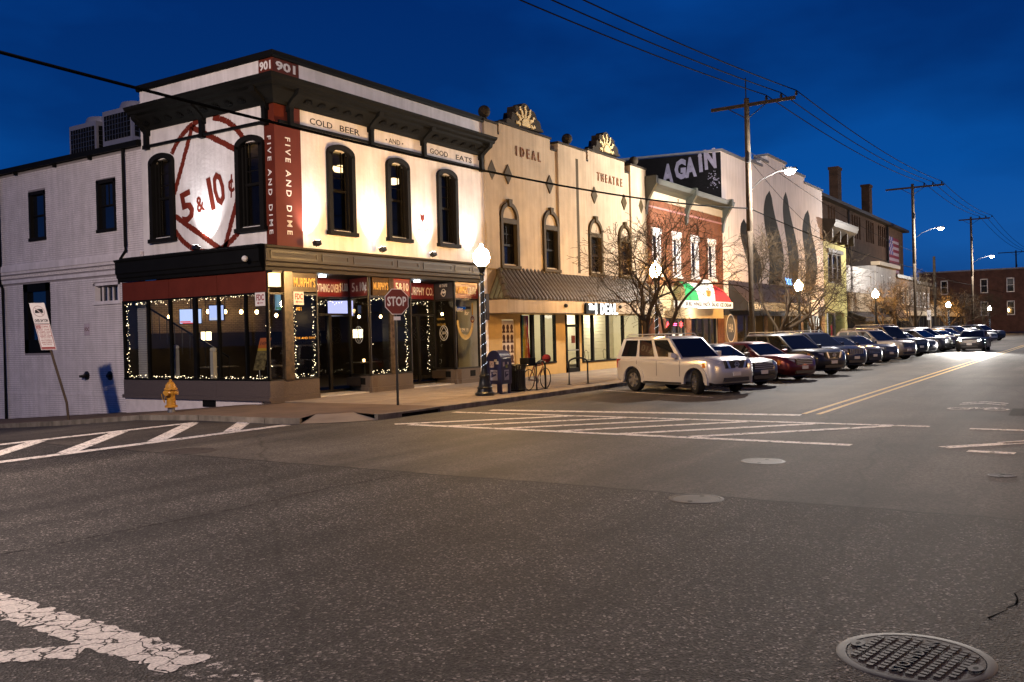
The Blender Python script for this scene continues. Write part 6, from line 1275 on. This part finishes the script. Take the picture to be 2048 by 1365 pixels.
# bicycle
o = root('bicycle', (6.6, -4.98, 0), 'red bicycle with black rear crate and red bag leaning on rack', 'bicycle'); m_bf = M('red bike frame', (.20, .025, .015), .4, .3); y = -4.97
def V3(x, z, dy=0): return (x, y + dy, z)
for xc in (6.06, 7.10):
    wh = MB().tube([V3(xc + .335 * math.cos(6.28318 * k / 28), .345 + .335 * math.sin(6.28318 * k / 28)) for k in range(29)], .016, 6).build('wheel', m_tyre, o, True); g = MB()
    for k in range(14): g.tube([V3(xc, .345, .02 * (-1) ** k), V3(xc + .32 * math.cos(6.28318 * k / 14), .345 + .32 * math.sin(6.28318 * k / 14))], .0022, 3)
    g.tube([V3(xc, .345, -.04), V3(xc, .345, .04)], .02, 8); g.build('spokes', m_steel, wh)
g = MB()
for a, b in (((6.5, .30), (6.36, .84)), ((6.38, .76), (6.92, .80)), ((6.5, .30), (6.94, .72)), ((6.06, .345), (6.5, .30)), ((6.06, .345), (6.38, .76)), ((6.92, .88), (7.10, .345))): g.tube([V3(*a), V3(*b)], .017, 7)
g.build('frame', m_bf, o, True); MB().lathe([(.001, .88), (.07, .885), (.08, .91), (.04, .93), (.001, .935)], (6.33, y, 0), 10).build('saddle', m_black, o, True); MB().tube([V3(6.93, .86), V3(6.98, .96), V3(7.05, .97, -.12), V3(7.12, .93, -.2), V3(7.08, .86, -.2)], .014, 6).build('handlebar', m_black, o, True); MB().tube([V3(6.98, .96), V3(7.05, .97, .12), V3(7.12, .93, .2), V3(7.08, .86, .2)], .014, 6).build('handlebar', m_black, o, True)
MB().lathe([(.09, -.006), (.09, .006)], (6.5, y - .05, .30), 16, 'y').build('chainring', m_steel, o); MB().box(5.80, 6.22, y - .17, y + .17, .80, 1.06).build('crate', m_black, o); MB().tube([V3(6.06, .345), V3(6.0, .80)], .01, 5).build('crate_stay', m_black, o)
MB().ball((7.2, y, 1.0), .15, 12, 8, .95).build('front_bag', M('red bag cloth', (.16, .02, .025), .9, var=.3), o, True)
# small street signs on posts
def psign(x, y, z0, z1, label, t):
    o = root('street_sign', (x, y, 0), label, 'sign', 'small parking signs on posts'); MB().tube([(x, y, 0), (x, y, z1)], .03, 6).build('post', m_steel, o); F = Fr((x, y - .04, 0), (.8, -.6, 0), (0, 0, 1), (-.6, -.8, 0)); MB().fbox(F, -.25, .25, z0, z1, 0, .006).build('plate', m_signw, o); text(t, F, -.17, z0 + .25, .3, m_blackL, o, .008, width=.34)
psign(39.6, -5.3, 2.5, 3.5, 'white parking sign on a post under the mural shop canopy', 'P'); psign(83.5, -5.3, 2.2, 3.2, 'white parking sign on a post near the plaid awning', 'P')
# ================================================================== inside the corner bar
m_in = M('dark bar wall', (.035, .028, .022), .7); m_inb = brickmat('cream interior brick', (.26, .20, .14), (.20, .15, .11), (.12, .09, .07)); m_fl = M('dark floor', (.05, .035, .025), .5)
g = MB(); g.quad((.3, 8.8, .2), (10.9, 8.8, .2), (10.9, 8.8, 2.2), (.3, 8.8, 2.2)); g.quad((10.88, 1.4, .2), (10.88, 8.8, .2), (10.88, 8.8, 3.9), (10.88, 1.4, 3.9)); g.quad((.3, 6.88, 0.2), (.3, 8.8, .2), (.3, 8.8, 3.9), (.3, 6.88, 3.9)); g.quad((-.45, 6.88, 0.2), (.3, 6.88, .2), (.3, 6.88, 3.9), (-.45, 6.88, 3.9)); g.build('bar_wall', m_in, cb)
MB().quad((.3, 8.79, 2.2), (10.9, 8.79, 2.2), (10.9, 8.79, 3.9), (.3, 8.79, 3.9)).build('bar_brick_wall', m_inb, cb)
MB().add([(-.48, .0, .22), (1.5, .0, .22), (1.5, 1.3, .22), (10.9, 1.3, .22), (10.9, 8.8, .22), (.25, 8.8, .22), (.25, 6.88, .22), (-.48, 6.88, .22)], [tuple(range(8))]).build('bar_floor', m_fl, cb); MB().box(.05, 10.9, 1.7, 8.8, 3.86, 3.885).build('bar_ceiling', M('dark ceiling', (.06, .05, .045), .9), cb)
m_tvb = M('screen bezel', (.01, .01, .01), .3, var=0)
def tv(c, u, w, h, cols, label):
    c = Vector(c); u = Vector(u).normalized(); n = u.cross(Vector((0, 0, 1))); o = root('television', c, label, 'television'); F = Fr(c, u, (0, 0, 1), n)
    MB().fbox(F, -w / 2, w / 2, 0, h, -.06, 0).build('bezel', m_tvb, o); MB().tube([F(0, h, -.05), F(0, h + .6, -.1)], .025).build('ceiling_mount', m_dark, o)
    MB().fbox(F, -w / 2 + .03, w / 2 - .03, .03, h - .03, .0, .006).build('screen', E('screen ' + label[:14], cols[0], cols[2], True), o)
    for a, b, c0, d0 in ((.05, .5, .12, .2), (.15, .85, .05, .1)): MB().fbox(F, -w / 2 + w * a, -w / 2 + w * b, h * c0, h * d0, .007, .009).build('picture_block', E('screen block ' + label[:14], cols[1], cols[2] * .8, False), o)
tv((2.6, 7.45, 2.5), (.544, -.84, 0), .85, .58, ((.55, .65, 1), (1, .1, .1), 1.5), 'blue white screen with red caption seen through the side window by the newel posts')
tv((3.2, 6.75, 2.6), (.4, -.92, 0), .62, .60, ((.5, .58, 1), (.7, .75, 1), 1.5), 'tilted pale blue screen seen through the side window nearer the corner')
tv((5.05, 2.3, 2.62), (.75, -.66, 0), .95, .60, ((.55, .55, 1), (.75, .75, 1), 1.7), 'bright pale screen seen through the avenue entrance glass')
tv((2.2, 1.9, 2.8), (.8, -.6, 0), .95, .6, ((.35, .6, .75), (.1, .4, .12), .7), 'green blue screen seen behind the corner pier window')
m_bulb = E('bulb glow', (1, .62, .25), 40.0)
def bulb(x, y, z, label, pw=4, r=.05):
    o = root('hanging_bulb', (x, y, z), label, 'lamp', 'bare bulbs hanging in the bar'); MB().ball((x, y, z), r, 10, 8, 1.2).build('bulb', m_bulb, o, True); MB().tube([(x, y, z + r), (x, y, 3.87)], .008, 5).build('cord', m_dark, o); lamp('POINT', (x, y, z - .15), pw, (1, .66, .34), o, .08)
bulb(2.3, 8.3, 2.8, 'bare glowing bulb deep inside the bar by the stair'); bulb(2.6, 5.9, 2.82, 'bare glowing bulb inside beside the tilted screen'); bulb(.9, 1.1, 2.62, 'bare glowing bulb just inside the corner pier'); bulb(5.9, 2.2, 2.62, 'bare glowing bulb behind the island window near the diamond logo'); bulb(6.75, 1.9, 2.62, 'bare glowing bulb behind the island window mirror column'); bulb(9.6, 1.2, 2.7, 'bare glowing bulb behind the end bay window')
m_lan = E('lantern panes', (1, .75, .42), 8.0)
def lantern(x, y, z, label):
    o = root('hanging_lantern', (x, y, z), label, 'lantern', 'box lanterns inside the bar')
    MB().box(x - .13, x + .13, y - .13, y + .13, z, z + .30).build('panes', m_lan, o); g = MB()
    for a in (-1, 1):
        for b in (-1, 1): g.box(x + a * .13 - .012, x + a * .13 + .012, y + b * .13 - .012, y + b * .13 + .012, z - .02, z + .32)
    g.build('cage', m_dark, o); MB().tube([(x, y, z + .3), (x, y, 3.87)], .01, 5).build('chain', m_dark, o)
lantern(2.6, 6.6, 1.9, 'box lantern glowing low behind the middle side window'); lantern(5.6, 2.0, 1.85, 'box lantern glowing behind the diamond logo glass'); lantern(2.9, 1.9, 1.85, 'box lantern glowing behind the corner pier glass')
for i in range(5): bulb(3.2 + .8 * i, 8.2, 3.0, 'small bulb in the row along the cream brick wall', 4, .07)
# white newel posts behind the side glass
m_newel = M('white newel paint', (.6, .55, .5), .6, var=.08)
for y, zt, lb in ((4.55, 1.75, 'white square newel post behind the side window, taller one nearer the annex'), (2.72, 1.65, 'white square newel post behind the side window, nearer the corner')):
    o = root('newel_post', (-.25, y, .22), lb, 'post'); MB().box(-.32, -.18, y - .07, y + .07, .22, zt - .12).build('shaft', m_newel, o); MB().lathe([(.11, zt - .12), (.13, zt - .08), (.13, zt - .04), (.09, zt), (.001, zt + .02)], (-.25, y, 0), 4).build('cap', m_newel, o)
# event board on an easel
o = root('event_board', (-.2, .6, .22), 'tall event poster board with orange heading behind the corner side window', 'poster'); Fe = Fr((-.3, .62, .95), (.2, -.98, 0), (.12, -.22, .97), (-.98, -.2, 0))
MB().fbox(Fe, -.2, .2, 0, 1.0, -.01, .0).build('board', M('poster print dark', (.22, .17, .08), .7, var=.9, vs=9), o); MB().fbox(Fe, -.2, .2, .68, 1.0, .001, .004).build('heading', M('poster orange', (.6, .16, .04), .7, emis=(.6, .16, .04), es=.0), o); MB().fbox(Fe, -.2, .2, .60, .68, .001, .004).build('band', M('poster yellow', (.6, .4, .05), .7), o); text('EVENT', Fe, -.16, .78, .10, m_blackL, o, .006, width=.32); MB().tube([(-.25, .6, .22), (-.27, .62, 1.0)], .015).build('stand', m_newel, o)
# tables with candles
def table(x, y, label):
    o = root('bar_table', (x, y, .22), label, 'table', 'tables inside the bar'); MB().box(x - .55, x + .55, y - .35, y + .35, .95, .99).build('table_top', m_fl, o); MB().box(x - .04, x + .04, y - .04, y + .04, .25, .95).build('pedestal', m_dark, o); MB().box(x - .3, x + .3, y - .2, y + .2, .22, .25).build('foot', m_dark, o)
table(2.6, 2.6, 'dark table behind the corner pier windows'); table(5.1, 1.3, 'dark table behind the island window'); table(1.5, 4.6, 'dark table behind the side windows')
for x, y, lb in ((2.5, 2.5, 'small candle on the table behind the corner pier'), (5.0, 1.2, 'small candle on the island window table')): o = root('candle', (x, y, .99), lb, 'candle'); MB().lathe([(.04, .99), (.045, 1.10), (.001, 1.1)], (x, y, 0), 8).build('glass_cup', E('candle glow', (1, .6, .25), 8.0), o); MB().lathe([(.05, .985), (.05, .995), (.001, .995)], (x, y, 0), 8).build('saucer', m_dark, o)
# stair rail
o = root('stair_rail', (2.5, 6, .22), 'dark stair rail with balusters behind the side windows', 'railing'); MB().tube([(1.0, 7.9, 3.2), (1.6, 4.2, 1.3)], .035, 6).build('handrail', m_dark, o)
for k in range(12): t = k / 11; MB().tube([(1.0 + .6 * t, 7.9 - 3.7 * t, 3.2 - 1.9 * t), (1.0 + .6 * t, 7.9 - 3.7 * t, 2.3 - 1.9 * t)], .015, 5).build('baluster', m_dark, o)
# string lights round the windows: strings of tiny bulbs too small to count
m_fairy = E('fairy light', (1, .76, .46), 8.0, False)
def fairy(pts, label, step=.055):
    g = MB(); R = random.Random(len(label)); w = MB()
    for a, b in zip(pts, pts[1:]):
        a, b = Vector(a), Vector(b); n = max(1, int((b - a).length / step))
        for k in range(n):
            p = a + (b - a) * (k / n) + Vector((R.gauss(0, .03), R.gauss(0, .03), R.gauss(0, .04))); g.ball(p, R.choice((.006, .009, .013)), 5, 4)
        w.tube([a, b], .004, 3)
    o = root('string_lights', pts[0], label, 'string lights', 'warm string lights in the bar windows'); g.build('bulbs', m_fairy, o)['kind'] = 'stuff'; w.build('wire', m_dark, o)
X_ = -.44
fairy([(X_, 6.75, .74), (X_, 6.75, 3.16), (X_, 3.3, 3.20), (X_, .0, 3.20)], 'warm string lights across the top of the side window'); fairy([(X_, 6.7, .73), (X_, 3.2, .72), (X_, .0, .72)], 'warm string lights along the bottom of the side window'); fairy([(X_, -.0, .72), (X_, .0, 3.2)], 'warm string lights up the corner edge of the side window', .05)
fairy([(-.40, .04, .7), (-.40, .04, 3.2)], 'warm string lights up the corner pier glass', .05); fairy([(.62, .0, .72), (.62, .0, 3.15)], 'warm string lights beside the corner column', .05); fairy([(1.4, .0, .72), (1.4, .0, 3.2), (.62, .0, 3.15)], 'warm string lights framing the pane beside the corner column', .05); fairy([(.62, .0, .7), (1.4, .0, .7)], 'dense warm string lights along the corner pier sill', .03)
fairy([(1.75, 1.45, .3), (1.75, 1.45, 3.1), (3.0, 1.45, 3.05), (4.3, 1.45, 3.1)], 'warm string lights framing the first entrance', .06); fairy([(4.15, .12, .7), (4.15, .12, 3.1), (5.0, .12, 3.15)], 'warm string lights at the island corner', .05); fairy([(6.05, .12, .7), (6.05, .12, 3.1)], 'warm string lights at the far end of the island', .05); fairy([(6.5, 1.45, .4), (6.5, 1.45, 3.1), (9.0, 1.45, 3.1), (9.0, 1.45, .4)], 'warm string lights framing the second entrance', .07); fairy([(4.2, .14, .66), (6.1, .14, .66)], 'warm string lights along the island sill', .06)
for x, y, z, p in ((3, 4, 3.3, 7), (7.5, 4.5, 3.3, 8), (3.5, 7.8, 3.4, 6)): lamp('POINT', (x, y, z), p, (1, .7, .4), cb, .3)
MB().box(-.48, .05, .05, 6.88, 3.86, 3.89).build('bar_ceiling', MATS['dark ceiling'], cb); MB().box(4.2, 6.15, .15, 1.3, .2, .5).build('display_floor', m_fl, cb); MB().box(9.0, 10.9, .15, 1.3, .2, .5).build('display_floor', m_fl, cb)
